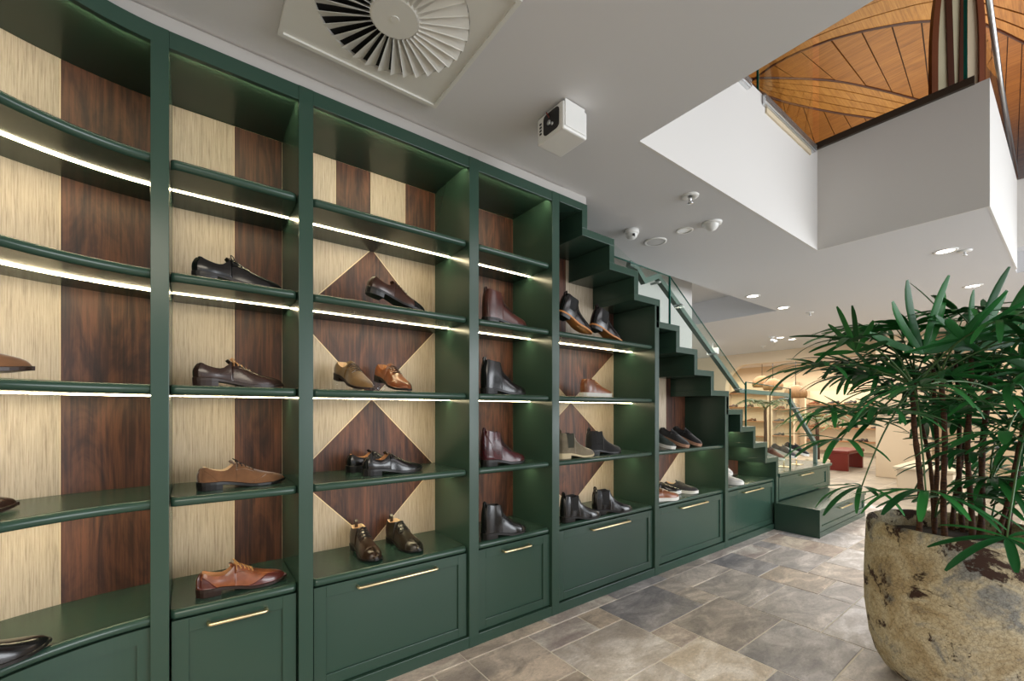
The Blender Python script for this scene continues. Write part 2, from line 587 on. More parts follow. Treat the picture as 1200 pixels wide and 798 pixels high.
# ---- walls
wl = MB(); wl.box(-1.6, 2.085, 2.47, 2.6, 0, H_CEIL); struct(wl.build('wall_back', M['white']))
wl = MB(); wl.box(1.9, 5.2, 3.02, 3.2, 0, 3.11); struct(wl.build('wall_stair', M['white']))
wl = MB(); wl.box(-3.2, -3.0, -5, 2.6, 0, H_CEIL); struct(wl.build('unseen_wall_left', M['white']))  # out of view, added to keep world light off the opening's grey face
# rear partition with an arched opening
def arch_wall(name, x, th, y0, y1, z1, oy0, oy1, oz, rad, m):
    pts = [(y0, 0), (y0, z1), (y1, z1), (y1, 0), (oy1, 0)]
    for k in range(9):
        a = k / 8 * PI / 2
        pts.append((oy1 - rad + rad * math.cos(a), oz - rad + rad * math.sin(a)))
    for k in range(9):
        a = PI / 2 + k / 8 * PI / 2
        pts.append((oy0 + rad + rad * math.cos(a), oz - rad + rad * math.sin(a)))
    pts.append((oy0, 0))
    mb = MB(); mb.prism(pts, x, x + th, 'x')
    return struct(mb.build(name, m))
arch_wall('wall_rear', 11.3, .2, 1.2, 9.5, 2.77, 1.6, 5.62, 2.47, .55, M['beige'])
wl = MB(); wl.box(15.4, 15.6, -5, 9.5, 0, 2.77); struct(wl.build('wall_far', M['beige']))
wl = MB(); wl.box(11.3, 15.6, 9.3, 9.5, 0, 2.77); struct(wl.build('wall_far_left', M['beige']))
wl = MB(); wl.box(9.6, 11.3, .30, .5, 0, H_CEIL); wl.box(10.4, 10.7, .5, .9, 0, H_CEIL); struct(wl.build('wall_right', M['beige']))

wl = MB(); wl.box(-.7, -.5, -5, 8, Z1, 5.83); struct(wl.build('unseen_wall_upper_left', M['timber']))  # out of view, added to block world light upstairs; timber for darker bounce
wl = MB(); wl.box(-.5, 20, 6.5, 6.7, Z1, 5.83); struct(wl.build('unseen_wall_upper_back', M['timber']))  # unseen, closes off the upper room to darken the opening's face
wl = MB(); wl.box(-.7, 20, -5.2, -5, Z1, 5.83); struct(wl.build('unseen_wall_upper_front', M['timber']))  # unseen, put in to shut out world light behind the upper area light
# ---- upper floor: boarded timber ceiling
up = MB(); up.box(-1, 20, -5, 8, 5.83, 5.95)
upc = struct(up.build('ceiling_upper', M['rib']))
A = [(6.114, 2.693), (6.049, 2.349), (6.107, 2.052), (6.202, 1.805), (6.332, 1.584), (6.488, 1.379), (6.681, 1.155), (6.907, 0.959), (7.241, 0.738)]
B = [(6.021, 2.707), (6.124, 2.614), (6.319, 2.467), (6.649, 2.234), (7.006, 2.003), (7.396, 1.817), (7.898, 1.604), (8.429, 1.391), (9.182, 1.111)]
Cc = [(6.162, 2.714), (6.524, 2.7), (6.928, 2.577), (7.377, 2.39), (7.866, 2.17), (8.426, 1.886), (9.246, 1.496)]
Dn = [(6.264, 2.875), (7.347, 2.977), (8.037, 2.861), (8.796, 2.734), (9.592, 2.456), (10.573, 2.062), (11.98, 1.567)]
Ee = [(5.2, 2.75), (5.15, 1.95), (5.1, 1.3), (5.0, .6), (4.9, -.4)]
D = [(6.954, 0.807), (7.336, 0.68), (7.662, 0.56), (8.145, 0.402), (9.0, 0.16)]
Du = [(6.117, 0.8), (6.393, 0.592), (6.669, 0.384), (6.945, 0.177), (7.29, -0.083)]
Dd = [(10.152, 1.13), (12.899, 1.079), (14.646, 0.906), (16.047, 0.661), (18.359, 0.189)]


def pl(poly, t):
    d = [0]
    for a, b in zip(poly, poly[1:]):
        d.append(d[-1] + math.dist(a, b))
    s_ = t * d[-1]
    for i in range(len(poly) - 1):
        if s_ <= d[i + 1] or i == len(poly) - 2:
            q = (s_ - d[i]) / (d[i + 1] - d[i])
            return Vector((poly[i][0] + (poly[i + 1][0] - poly[i][0]) * q, poly[i][1] + (poly[i + 1][1] - poly[i][1]) * q))


def plank(p, m):
    mb = MB(); z = 5.80 + random.uniform(-.004, .004)
    p = inset([(q.x, q.y) for q in p], .007)
    mb.prism(p, z, 5.832, 'z').build('plank', m, upc)


def strip_across(P, Q, n, m, skew=0.0):
    for i in range(n):
        a, b = i / n, (i + 1) / n
        k = lambda t: min(1, max(0, t + skew * t * (1 - t) * 2))
        plank([pl(P, a), pl(P, (a + b) / 2), pl(P, b), pl(Q, k(b)), pl(Q, k((a + b) / 2)), pl(Q, k(a))], m)


def strip_along(P, Q, n, m, seg=10):
    for i in range(n):
        a, b = i / n, (i + 1) / n
        p1 = [pl(P, t / seg).lerp(pl(Q, t / seg), a) for t in range(seg + 1)]
        p2 = [pl(P, t / seg).lerp(pl(Q, t / seg), b) for t in range(seg + 1)]
        plank(p1 + p2[::-1], m)


strip_along(A, Ee, 7, M['timber'])
strip_across(A, B, 8, M['timber_red'], .25)
strip_along(B, Cc, 4, M['timber'])
strip_across(Cc, Dn, 9, M['timber_red'], .2)
strip_along(D, Du, 5, M['timber'])
strip_across(D, Dd, 7, M['timber_red'])
for P in (A, B, Cc, D):
    mb = MB()
    pts = [pl(P, t / 16) for t in range(17)]
    mb.tube([(q.x, q.y, 5.80) for q in pts], .016, 6)
    mb.build('rib', M['rib'], upc)

# ================================================================ CABINETS
XS = [2.145 + .278 * n for n in range(12)]              # stair risers
LV = [2.526 - .1736 * n for n in range(11)]             # treads between XS[n] and XS[n+1]
SH = {1: 2.236, 2: 1.816, 3: 1.396, 4: .976, 5: .556}
YF, YB = 2.0, 2.413


def shelf_mesh(x0, x1, zt, yf=2.014, yb=2.42, th=.036):
    r = th / 2; mb = MB(); rings = []
    for k in range(7):
        a = -PI / 2 + k / 6 * PI
        ins = r * (1 - math.cos(a)); z = zt - r + r * math.sin(a)
        rc = .022; f = yf + ins
        ring = [(x0 + .002, yb, z)]
        for q in range(5):
            b = PI + q / 4 * PI / 2
            ring.append((x0 + .002 + rc + rc * math.cos(b), f + rc + rc * math.sin(b), z))
        for q in range(5):
            b = 1.5 * PI + q / 4 * PI / 2
            ring.append((x1 - .002 - rc + rc * math.cos(b), f + rc + rc * math.sin(b), z))
        ring.append((x1 - .002, yb, z))
        rings.append(ring)
    mb.loft(rings)
    me = mb.mesh('shelf')
    # flat shading on top and bottom, smooth nose
    for p in me.polygons:
        if len(p.vertices) > 4:
            p.use_smooth = False
    return me


def add_shelf(par, x0, x1, z, led=True, th=.036):
    o = link('shelf', shelf_mesh(x0, x1, z, th=th), M['green'], par)
    if led:
        l = MB(); l.box(x0 + .004, x1 - .004, 2.215, 2.229, z - th - .002, z - th + .004)
        l.build('led_strip', M['led'], o)
    return o


def handle(x, z, wd, y, par, axis=0):
    mb = MB(); r = .0072
    pts = []
    for sx, sg in ((-1, 1), (1, -1)):
        cx = x + sx * (wd / 2)
        seq = [(cx, y + .002), (cx, y - .020)] + [(cx - sx * .008 * (1 - math.cos(a)), y - .020 - .008 * math.sin(a)) for a in (R(30), R(60), R(90))]
        pts += seq if sx < 0 else seq[::-1]
    mb.tube([(p[0], p[1], z) for p in pts], r, 8)
    return mb.build('handle', M['brass'], par)


def drawer(par, x0, x1, z0, z1, y=2.02, hw=.2, hz=.482):
    f = .052
    mb = MB()
    mb.bbox(x0, x0 + f, y, y + .022, z0, z1, .0015); mb.bbox(x1 - f, x1, y, y + .022, z0, z1, .0015)
    mb.bbox(x0 + f, x1 - f, y, y + .022, z1 - f, z1, .0015); mb.bbox(x0 + f, x1 - f, y, y + .022, z0, z0 + f, .0015)
    d = mb.build('drawer_front', M['green'], par)
    p = MB(); p.box(x0 + f - .003, x1 - f + .003, y + .010, y + .020, z0 + f - .003, z1 - f + .003)
    p.build('panel', M['green'], d)
    b = MB(); b.box(x0 + .02, x1 - .02, y + .021, y + .36, z0 + .01, z1 - .02)
    b.build('drawer_box', M['green'], d)
    handle((x0 + x1) / 2, hz, hw, y, d)
    return d


def clip_x(poly, x, keep_right):
    out = []
    for (a, b) in zip(poly, poly[1:] + poly[:1]):
        ia = (a[0] >= x) == keep_right or a[0] == x; ib = (b[0] >= x) == keep_right or b[0] == x
        if ia: out.append(a)
        if ia != ib:
            t = (x - a[0]) / (b[0] - a[0]); out.append((x, a[1] + (b[1] - a[1]) * t))
    return out


def clip_z(poly, z):
    out = []
    for (a, b) in zip(poly, poly[1:] + poly[:1]):
        ia = a[1] <= z; ib = b[1] <= z
        if ia: out.append(a)
        if ia != ib:
            t = (z - a[1]) / (b[1] - a[1]); out.append((a[0] + (b[0] - a[0]) * t, z))
    return out


def wood_panel(par, poly, m, stair=False):
    """one veneered piece of the back; under the stairs it is cut to the steps"""
    if not stair:
        pieces = [poly]
    else:
        pieces = []
        cols = [(-9, XS[0] - .03, 2.66)] + [(XS[k] - .03, XS[k + 1] - .03, LV[k] - .03) for k in range(11)]
        for a, b, z in cols:
            p = poly
            for args in ((a, True), (b, False)):
                if p: p = clip_x(p, *args)
            if p: p = clip_z(p, z)
            if len(p) > 2: pieces.append(p)
    if not pieces: return
    mb = MB()
    for p in pieces:
        mb.prism(p, 2.411, 2.421, 'y')
    mb.build('wood_panel', m, par)


def diamonds(par, x0, x1, zt, zb, stair=False, upper=True):
    xm = (x0 + x1) / 2; zm = (zt + zb) / 2
    T, Bq, Lq, Rq = (xm, zt), (xm, zb), (x0, zm), (x1, zm)
    wood_panel(par, inset([T, Rq, Bq, Lq], .0022), M['walnut'], stair)
    for tri in ([(x0, zt), T, Lq], [T, (x1, zt), Rq], [Lq, Bq, (x0, zb)], [Rq, (x1, zb), Bq]):
        wood_panel(par, inset(tri, .0022), M['oak'], stair)


def stripes(par, xs, zb, zt, first, stair=False):
    for k, (a, b) in enumerate(zip(xs, xs[1:])):
        wood_panel(par, inset([(a, zb), (b, zb), (b, zt), (a, zt)], .0012), M['oak' if (k % 2 == 0) == (first == 'oak') else 'walnut'], stair)


def back_board(par, x0, x1, top, stair=False):
    poly = [(x0, .06), (x1, .06), (x1, top), (x0, top)]
    if not stair:
        mb = MB(); mb.box(x0, x1, 2.4122, 2.432, .06, top)
    else:
        mb = MB()
        cols = [(-9, XS[0] - .03, 2.66)] + [(XS[k] - .03, XS[k + 1] - .03, LV[k] - .03) for k in range(11)]
        for a, b, z in cols:
            p = clip_x(poly, a, True)
            p = clip_x(p, b, False) if p else p
            p = clip_z(p, z) if p else p
            if len(p) > 2: mb.prism(p, 2.4122, 2.432, 'y')
    mb.build('back_board', M['edge'], par)


# ---- straight bays under the full height: x of the inner faces and of the right hand stile
def straight_bay(label, x0, x1, xs1, hw, dia=None, strp=None, top=2.628):
    btop = 2.65
    t = thing('shelf_bay', label, 'shelving unit', ((x0 + x1) / 2, 2.2, 0), group=None)
    off = Vector((-(x0 + x1) / 2, -2.2, 0))
    mk = []
    def fin(o):
        mk.append(o)
    st = MB(); st.bbox(x1, xs1, YF, 2.43, 0, 2.69, .0015); st.build('stile', M['green'], t)
    cr = MB(); cr.bbox(x0, x1, YF + .002, YF + .024, top, 2.69, .0015); cr.build('crown_rail', M['green'], t)
    tp = MB(); tp.box(x0, x1, YF + .02, 2.43, top + .024, top + .048); tp.build('top_panel', M['green'], t)
    l = MB(); l.box(x0 + .004, x1 - .004, YF + .0245, YF + .034, 2.638, 2.648); l.build('led_strip', M['led_dim'], t)
    pb = MB(); pb.bbox(x0, x1, YF + .002, YF + .03, 0, .062, .0015); pb.build('plinth', M['green'], t)
    for k in (1, 2, 3, 4, 5):
        add_shelf(t, x0, x1, SH[k], led=(k < 5), th=.036)
    drawer(t, x0 + .006, x1 - .006, .066, .516, hw=hw)
    back_board(t, x0, x1, btop)
    if dia:
        stripes(t, dia, 2.236, btop, 'oak')
        diamonds(t, x0, x1, 2.215, 1.365); diamonds(t, x0, x1, 1.365, .55)
    if strp:
        cols, first = strp
        stripes(t, cols, .55, btop, first)
    for ch in KIDS(t):
        ch.location = off
    return t


straight_bay('green painted shelf bay with a single lace-up shoe on each of four shelves', -.063, .368, .4255, .194, strp=([-.063, .165, .368], 'oak'))
straight_bay('wide green shelf bay with two dark wood diamonds on its pale back', .4255, 1.215, 1.276, .40, dia=[.4255, .625, .815, 1.02, 1.215])
straight_bay('narrow green shelf bay with plain dark wood back and four ankle boots', 1.276, 1.824, 1.886, .197, strp=([1.276, 1.824], 'walnut'))

# ---- the curved bay at the left end: everything follows an arc about (-.06, 1.4)
AC = Vector((-.06, 1.4)); RF = .6
PH1 = R(78)
def arc(rad, ph):
    return (AC.x - rad * math.sin(ph), AC.y + rad * math.cos(ph))
P0 = .058
def arc_solid(r0, r1, z0, z1, p0=.058, p1=PH1, n=28, name=None):
    mb = MB(); rings = []
    for k in range(n + 1):
        ph = p0 + (p1 - p0) * k / n
        a, b = arc(r0, ph), arc(r1, ph)
        rings.append([(a[0], a[1], z0), (b[0], b[1], z0), (b[0], b[1], z1), (a[0], a[1], z1)])
    mb.loft(rings, smooth=False)
    return mb
cb = thing('curved_shelf_bay', 'curved green shelf bay sweeping out of the frame at the left', 'shelving unit', (-.5, 1.9, 0))
st = MB(); st.bbox(-.1156, -.063, YF, 2.43, 0, 2.69, .0015); st.build('stile', M['green'], cb)
arc_solid(RF + .002, RF + .024, 2.628, 2.69).build('crown_rail', M['green'], cb)
arc_solid(RF + .02, 1.03, 2.652, 2.676).build('top_panel', M['green'], cb)
arc_solid(RF + .0245, RF + .034, 2.638, 2.648).build('led_strip', M['led_dim'], cb)
arc_solid(RF + .002, RF + .03, 0, .062).build('plinth', M['green'], cb)
for k in (1, 2, 3, 4, 5):
    th = .036; r = th / 2; rings = []
    for q in range(29):
        ph = P0 + (PH1 - P0) * q / 28
        ring = []
        b = arc(1.02, ph)
        ring.append((b[0], b[1], SH[k] - th))
        for s_ in range(7):
            a = -PI / 2 + s_ / 6 * PI
            p = arc(RF + .014 + r * (1 - math.cos(a)), ph)
            ring.append((p[0], p[1], SH[k] - r + r * math.sin(a)))
        ring.append((b[0], b[1], SH[k]))
        rings.append(ring)
    mb = MB(); mb.loft(rings)
    o = mb.build('shelf', M['green'], cb)
    for p in o.data.polygons:
        if abs(p.normal.z) > .98 or len(p.vertices) > 4:
            p.use_smooth = False
    if k < 5:
        arc_solid(RF + .214, RF + .230, SH[k] - th - .004, SH[k] - th + .004, P0 + .002).build('led_strip', M['led'], o)
arc_solid(1.0122, 1.032, .06, 2.651).build('back_board', M['edge'], cb)
aa = [P0, .343, .60, .86, 1.12, PH1]
for k, (a, b) in enumerate(zip(aa, aa[1:])):
    arc_solid(1.011, 1.021, .55, 2.651, a + .0012, b - .0012, 8).build('wood_panel', M['walnut' if k % 2 == 0 else 'oak'], cb)
dz0, dz1, f = .066, .516, .052
dd = MB()
for (p0, p1, z0, z1) in ((.068, .15, dz0, dz1), (.15, 1.1, dz1 - f, dz1), (.15, 1.1, dz0, dz0 + f), (1.1, 1.19, dz0, dz1)):
    q = arc_solid(RF + .02, RF + .042, z0, z1, p0, p1); dd.add(q.v, q.f)
do = dd.build('drawer_front', M['green'], cb)
arc_solid(RF + .030, RF + .040, dz0 + f - .003, dz1 - f + .003, .145, 1.1).build('panel', M['green'], do)
for ch in KIDS(cb):
    ch.location = (.5, -1.9, 0)

# ---- bays under the stairs
def stair_bay(label, x0, x1, xs1, xtop, hw, shelves, leds=()):
    t = thing('stair_shelf_bay', label, 'shelving unit', ((x0 + x1) / 2, 2.2, 0))
    off = Vector((-(x0 + x1) / 2, -2.2, 0))
    st = MB(); st.bbox(x1, xs1, YF, 2.43, 0, xtop, .0015); st.build('stile', M['green'], t)
    pb = MB(); pb.bbox(x0, x1, YF + .002, YF + .03, 0, .062, .0015); pb.build('plinth', M['green'], t)
    for k in shelves:
        add_shelf(t, x0, x1, SH[k], led=(k < 5))
    drawer(t, x0 + .006, x1 - .006, .066, .516, hw=hw)
    for (a, b, z) in leds:
        l = MB(); l.box(a, b, 2.214, 2.230, z - .0006, z + .003); l.build('led_strip', M['led'], t)
    return t, off


t, off = stair_bay('tall green shelf bay under the top steps with chelsea boots', 1.886, 2.912, 2.966, LV[2] - .052, .40, (2, 3, 4, 5))
back_board(t, 1.886, 2.912, 2.66, True)
stripes(t, [1.886, 2.343, 2.84, 2.912], 1.79, 2.66, 'walnut', True)
xm = (1.886 + 2.912) / 2
wood_panel(t, inset([(1.886, 1.785), (xm, 1.366), (2.912, 1.785)], .0015), M['walnut'])
wood_panel(t, inset([(1.886, 1.366), (xm, 1.366), (1.886, 1.785)], .0015), M['oak'])
wood_panel(t, inset([(xm, 1.366), (2.912, 1.366), (2.912, 1.785)], .0015), M['oak'])
diamonds(t, 1.886, 2.912, 1.365, .55)
for ch in KIDS(t): ch.location = off
t, off = stair_bay('green shelf bay under the middle steps with sneakers on two shelves', 2.966, 4.02, 4.076, LV[6] - .052, .415, (4, 5),
                   leds=())
back_board(t, 2.966, 4.02, 2.66, True)
stripes(t, [2.966, 3.36, 3.69, 4.02], .958, 2.66, 'walnut', True)
xm = (2.966 + 4.02) / 2
wood_panel(t, inset([(2.966, .958), (xm, .54), (4.02, .958)], .0015), M['walnut'])
wood_panel(t, inset([(2.966, .54), (xm, .54), (2.966, .958)], .0015), M['oak'])
wood_panel(t, inset([(xm, .54), (4.02, .54), (4.02, .958)], .0015), M['oak'])
for ch in KIDS(t): ch.location = off

t, off = stair_bay('lowest green shelf bay under the bottom steps with white sneakers', 4.076, 5.145, 5.203, LV[10] - .052, .41, (5,),
                   leds=((4.37, 4.62, LV[8] - .052), (4.64, 4.90, LV[9] - .052), (4.92, 5.14, LV[10] - .052)))
back_board(t, 4.076, 5.145, 2.66, True)
stripes(t, [4.076, 5.145], .556, 2.66, 'walnut', True)
for ch in KIDS(t): ch.location = off

# ---- staircase
stc = thing('staircase', 'green painted staircase climbing to the left above the stepped shelves', 'staircase', (3.6, 2.5, 0))
so = Vector((-3.6, -2.5, 0))
for k in range(11):
    b = MB(); b.bbox(XS[k] - .05, XS[k + 1], YF, 3.0, LV[k] - .05, LV[k], .0015); b.build('tread', M['green'], stc)
    top = 2.69 if k == 0 else LV[k - 1] - .05
    b = MB(); b.bbox(XS[k] - .05, XS[k], YF, 3.0, LV[k], top, .0015); b.build('riser', M['green'], stc)
b = MB(); b.bbox(XS[11] - .05, XS[11] - .0, YF + .45, 3.0, .6, LV[10] - .05, .0015); b.build('riser', M['green'], stc)
b = MB(); b.bbox(1.886, XS[0] - .05, YF, 2.43, 2.64, 2.69, .0015); b.build('top_tread', M['green'], stc)
for ch in KIDS(stc): ch.location = so

# landing block with a drawer, low step with a drawer
lb = thing('landing_block', 'green landing block with a drawer at the foot of the staircase', 'stair landing', (6.0, 2.5, 0))
m = MB(); m.bbox(5.206, 6.86, 1.985, 3.0, .565, .6, .003); m.build('top', M['green'], lb)
m = MB(); m.box(5.206, 6.86, 2.03, 3.0, 0, .565); m.build('body', M['green'], lb)
m = MB(); m.bbox(6.74, 6.83, 2.0, 2.03, .295, .565, .0015); m.build('corner_post', M['green'], lb)
d = drawer(lb, 5.22, 6.73, .31, .555, y=2.0, hw=.38, hz=.53)
for ch in KIDS(d):
    if ch.name.startswith('drawer_box'): bpy.data.objects.remove(ch)
for ch in KIDS(lb): ch.location = (-6.0, -2.5, 0)
ls = thing('low_step', 'low green step box with a drawer in front of the landing block', 'step', (5.85, 1.8, 0))
m = MB(); m.bbox(5.09, 6.65, 1.575, 1.996, .262, .292, .002); m.build('top', M['green'], ls)
m = MB(); m.box(5.092, 6.65, 1.605, 1.996, 0, .262); m.build('body', M['green'], ls)
m = MB(); m.bbox(5.091, 5.103, 1.577, 1.607, 0, .262, .001); m.bbox(5.103, 6.65, 1.585, 1.607, 0, .055, .001); m.build('plinth', M['green'], ls)
d = drawer(ls, 5.108, 6.62, .062, .258, y=1.582, hw=.38, hz=.235)
for ch in KIDS(d):
    if ch.name.startswith('drawer_box'): bpy.data.objects.remove(ch)
for ch in KIDS(ls): ch.location = (-5.85, -1.8, 0)

# ================================================================ BALUSTRADE AND RAIL
def pane(name, poly, y0, y1, par, axis='y', edge_at=None):
    mb = MB(); mb.prism(poly, y0, y1, axis)
    return mb.build(name, M['glass'], par)


gb = thing('glass_balustrade', 'clear glass balustrade with green edges along the staircase', 'balustrade', (3.6, 2.04, 1.2))
go = Vector((-3.6, -2.04, -1.2))
zz = lambda n: LV[n]
pane('glass_panel', [(2.43, LV[0] - .0), (2.70, LV[1] + .001), (2.70, 2.425), (2.43, 2.425)], 2.034, 2.046, gb)
p1 = [(2.705, LV[2] + .002), (2.966, LV[2] + .002), (2.968, LV[3] + .002), (3.17, LV[3] + .002), (3.17, 2.412), (2.705, 2.425)]
pane('glass_panel', p1, 2.034, 2.046, gb)
p2 = [(3.176, LV[3] + .002)]
for k in range(4, 9):
    p2 += [(XS[k] + .003, LV[k - 1] + .002), (XS[k] + .003, LV[k] + .002)]
p2 = p2[:-1] + [(4.51, LV[8] + .002), (4.51, 1.56), (3.176, 2.412)]
# stepped foot of the sloping panel
p2 = [(3.176, LV[3] + .002)] + [q for k in (4, 5, 6, 7, 8) for q in ((XS[k] + .003, LV[k - 1] + .002), (XS[k] + .003, LV[k] + .002))] + [(4.51, LV[8] + .002), (4.51, 1.555), (3.176, 2.412)]
pane('glass_panel', p2, 2.034, 2.046, gb)
p3 = [(4.519, LV[8] + .002), (XS[9] + .003, LV[8] + .002), (XS[9] + .003, LV[9] + .002), (XS[10] + .003, LV[9] + .002), (XS[10] + .003, LV[10] + .002), (5.2, LV[10] + .002), (5.206, .602),
      (5.63, .602), (5.63, 1.555), (4.519, 1.59)]
pane('glass_panel', p3, 2.034, 2.046, gb)
for (x, z0, z1) in ((3.173, LV[3] + .002, 2.414), (4.517, LV[8] + .002, 1.592), (5.634, .602, 1.557)):
    m = MB(); m.box(x - .006, x + .006, 2.033, 2.047, z0, z1); m.build('glass_edge', M['glass_edge'], gb)
def edge_line(a, b):
    m = MB(); m.tube([(a[0], 2.04, a[1]), (b[0], 2.04, b[1])], .005, 6); m.build('top_edge', M['glass_edge'], gb)
edge_line((2.43, 2.425), (3.17, 2.412)); edge_line((3.176, 2.412), (4.51, 1.555)); edge_line((4.52, 1.59), (5.63, 1.555))
for ch in KIDS(gb): ch.location = go

hr = thing('handrail', 'grey-green square stair handrail bracketed to the glass', 'handrail', (4.5, 2.12, 1.5))
def bar(pts, a, b, par, name, m):
    """square bar mitred along a path in a y = const plane"""
    mb = MB(); rings = []
    n = len(pts)
    for i, p in enumerate(pts):
        p = Vector((p[0], p[1]))
        t0 = (p - Vector(pts[i - 1])).normalized() if i else None
        t1 = (Vector(pts[i + 1]) - p).normalized() if i < n - 1 else None
        t_ = ((t0 or t1) + (t1 or t0)).normalized()
        nn = Vector((-t_.y, t_.x)); k = a / max(.5, abs(nn.dot(Vector((-(t1 or t0).y, (t1 or t0).x)))))
        u, d_ = p + nn * k, p - nn * k
        rings.append([(u.x, b[0], u.y), (u.x, b[1], u.y), (d_.x, b[1], d_.y), (d_.x, b[0], d_.y)])
    mb.loft(rings, smooth=False)
    return mb.build(name, m, par)
bar([(2.74, 2.45), (2.83, 2.435), (2.93, 2.345), (3.11, 2.42), (4.54, 1.505), (5.74, 1.487), (6.70, .84)], .021, (2.10, 2.142), hr, 'rail', M['green_rail'])
for (x, z) in ((3.03, 2.36), (3.36, 2.23), (3.95, 1.855), (4.45, 1.535), (5.55, 1.46), (5.9, 1.35)):
    m = MB(); m.tube([(x, 2.047, z - .02), (x, 2.12, z - .02)], .009, 8); m.lathe([(0, -.004), (.02, -.004), (.02, .004), (0, .004)], (x, 2.05, z - .02), 12)
    m.build('bracket', M['alu'], hr)
m = MB(); m.bbox(6.66, 6.70, 2.10, 2.142, .601, .86, .003); m.build('newel_post', M['green_rail'], hr)
for ch in KIDS(hr): ch.location = (-4.5, -2.12, -1.5)

# upper floor balustrade on the opening's edge
ub = thing('upper_balustrade', 'frameless glass balustrade along the upper floor opening', 'balustrade', (4.0, 1.2, 3.6))
m = MB(); m.box(3.40, 4.48, 1.442, 1.454, 3.66, 4.72); m.build('glass_panel', M['glass'], ub)
m = MB(); m.box(3.392, 3.403, 1.441, 1.455, 3.66, 4.722); m.build('glass_edge', M['glass_edge'], ub)
m = MB(); m.box(4.50, 4.512, .50, 1.40, 3.70, 4.9); m.build('glass_panel', M['glass'], ub)
m = MB(); m.box(4.499, 4.513, .485, .505, 3.70, 4.9); m.build('glass_edge', M['glass_edge'], ub)
m = MB(); m.box(4.55, 6.9, .396, .408, 3.66, 4.0)
m.build('glass_panel', M['glass'], ub)
m = MB(); m.tube([(4.40, .40, 4.45), (5.54, .40, 4.075), (7.07, .40, 3.80)], .018, 10); m.build('rail', M['alu'], ub)
m = MB(); m.bbox(3.40, 4.40, 1.395, 1.417, 3.575, 3.655, .003)
for dz in (3.592, 3.612, 3.632):
    m.box(3.39, 4.41, 1.386, 1.396, dz - .006, dz + .006)
m.build('clamp_channel', M['alu'], ub)
m = MB(); m.bbox(3.02, 3.16, 1.395, 1.417, 3.575, 3.655, .003)
for dz in (3.592, 3.612, 3.632):
    m.box(3.015, 3.165, 1.386, 1.396, dz - .006, dz + .006)
m.build('clamp_channel', M['alu'], ub)
m = MB(); m.box(3.45, 4.33, 1.405, 1.4175, 3.535, 3.572); m.build('cover_strip', M['linen'], ub)
for ch in KIDS(ub): ch.location = (-4.0, -1.2, -3.6)

# arched screen on the upper floor
sr = thing('arched_screen', 'arched dark wood frame with cream weave behind the upper edge', 'screen', (5.5, .66, 3.66))
def archpts(hw, h, n=20):
    return [(-hw, 0)] + [(-hw * math.cos(PI * k / n), h * .45 + h * .55 * math.sin(PI * k / n)) for k in range(n + 1)] + [(hw, 0)]
m = MB()
o_, i_ = archpts(.185, 1.85), archpts(.140, 1.80)
for a in range(len(o_) - 1):
    m.add([(p[0], y, p[1]) for y in (-.03, .03) for p in (o_[a], o_[a + 1], i_[a + 1], i_[a])],
          [(0, 1, 2, 3), (7, 6, 5, 4), (0, 4, 5, 1), (2, 6, 7, 3), (1, 5, 6, 2), (3, 7, 4, 0)])
m.build('frame', M['screenwood'], sr)
m = MB(); m.prism(archpts(.141, 1.80), -.008, .008, 'y'); m.build('weave', M['linen'], sr)
for sx in (-.05, .035):
    m = MB(); m.prism([(sx * .6 - .022, 0.0), (sx * .6 + .022, 0), (sx * 1.25 + .022, 1.5 - abs(sx) * 2), (sx * 1.25 - .022, 1.5 - abs(sx) * 2)], -.02, .02, 'y'); m.build('slat', M['rib'], sr)
sr.rotation_euler = (0, 0, R(-58))

# ================================================================ CEILING FITTINGS
v = thing('air_diffuser', 'square white swirl air diffuser in the ceiling above the shelves', 'air vent', (.595, 1.50, H_CEIL))
hw = .331
m = MB()
NB = 32
circ = [(.272 * math.cos(2 * PI * k / 64), .272 * math.sin(2 * PI * k / 64)) for k in range(64)]
sq = []
for x, y in circ:
    k = hw / max(abs(x), abs(y)); sq.append((x * k, y * k))
for z0, z1 in ((-.012, -.002),):
    vs = [(x, y, z0) for x, y in circ] + [(x, y, z0) for x, y in sq] + [(x, y, z1) for x, y in circ] + [(x, y, z1) for x, y in sq]
    fs = []
    for k in range(64):
        j = (k + 1) % 64
        fs += [(k, j, 64 + j, 64 + k), (128 + k, 192 + k, 192 + j, 128 + j), (64 + k, 64 + j, 192 + j, 192 + k), (k, 128 + k, 128 + j, j)]
    m.add(vs, fs)
m.build('face_plate', M['metalwhite'], v)
m = MB()
for a, b in ((.315, .331),):
    for (x0, x1, y0, y1) in ((-b, b, -b, -a), (-b, b, a, b), (-b, -a, -a, a), (a, b, -a, a)):
        m.box(x0, x1, y0, y1, -.020, -.012)
m.build('frame', M['metalwhite'], v)
m = MB(); m.lathe([(.0, -.0008), (.272, -.0008)], (0, 0, 0), 48); m.build('plenum', M['black'], v)
m = MB(); m.lathe([(0, -.024), (.015, -.024), (.016, -.022), (.082, -.022), (.088, -.018), (.088, -.003)], (0, 0, 0), 40, False); m.build('hub', M['metalwhite'], v)
bm_ = MB()
ri, ro, tw = .086, .270, .0135
for s_ in (0,):
    vs = []
    for r_, wd in ((ri, .0155), (ro, .046)):
        vs += [(r_, -wd * .5, -.003), (r_, wd * .5, -.024), (r_, wd * .5, -.0225), (r_, -wd * .5 + .0015, -.0015)]
    bm_.add(vs, [(0, 1, 5, 4), (1, 2, 6, 5), (2, 3, 7, 6), (3, 0, 4, 7), (0, 3, 2, 1), (4, 5, 6, 7)])
bme = bm_.mesh('blade'); bme.materials.append(M['metalwhite'])
for k in range(NB):
    o = bpy.data.objects.new('blade', bme); C.objects.link(o); o.parent = v; o.rotation_euler = (0, 0, 2 * PI * k / NB)

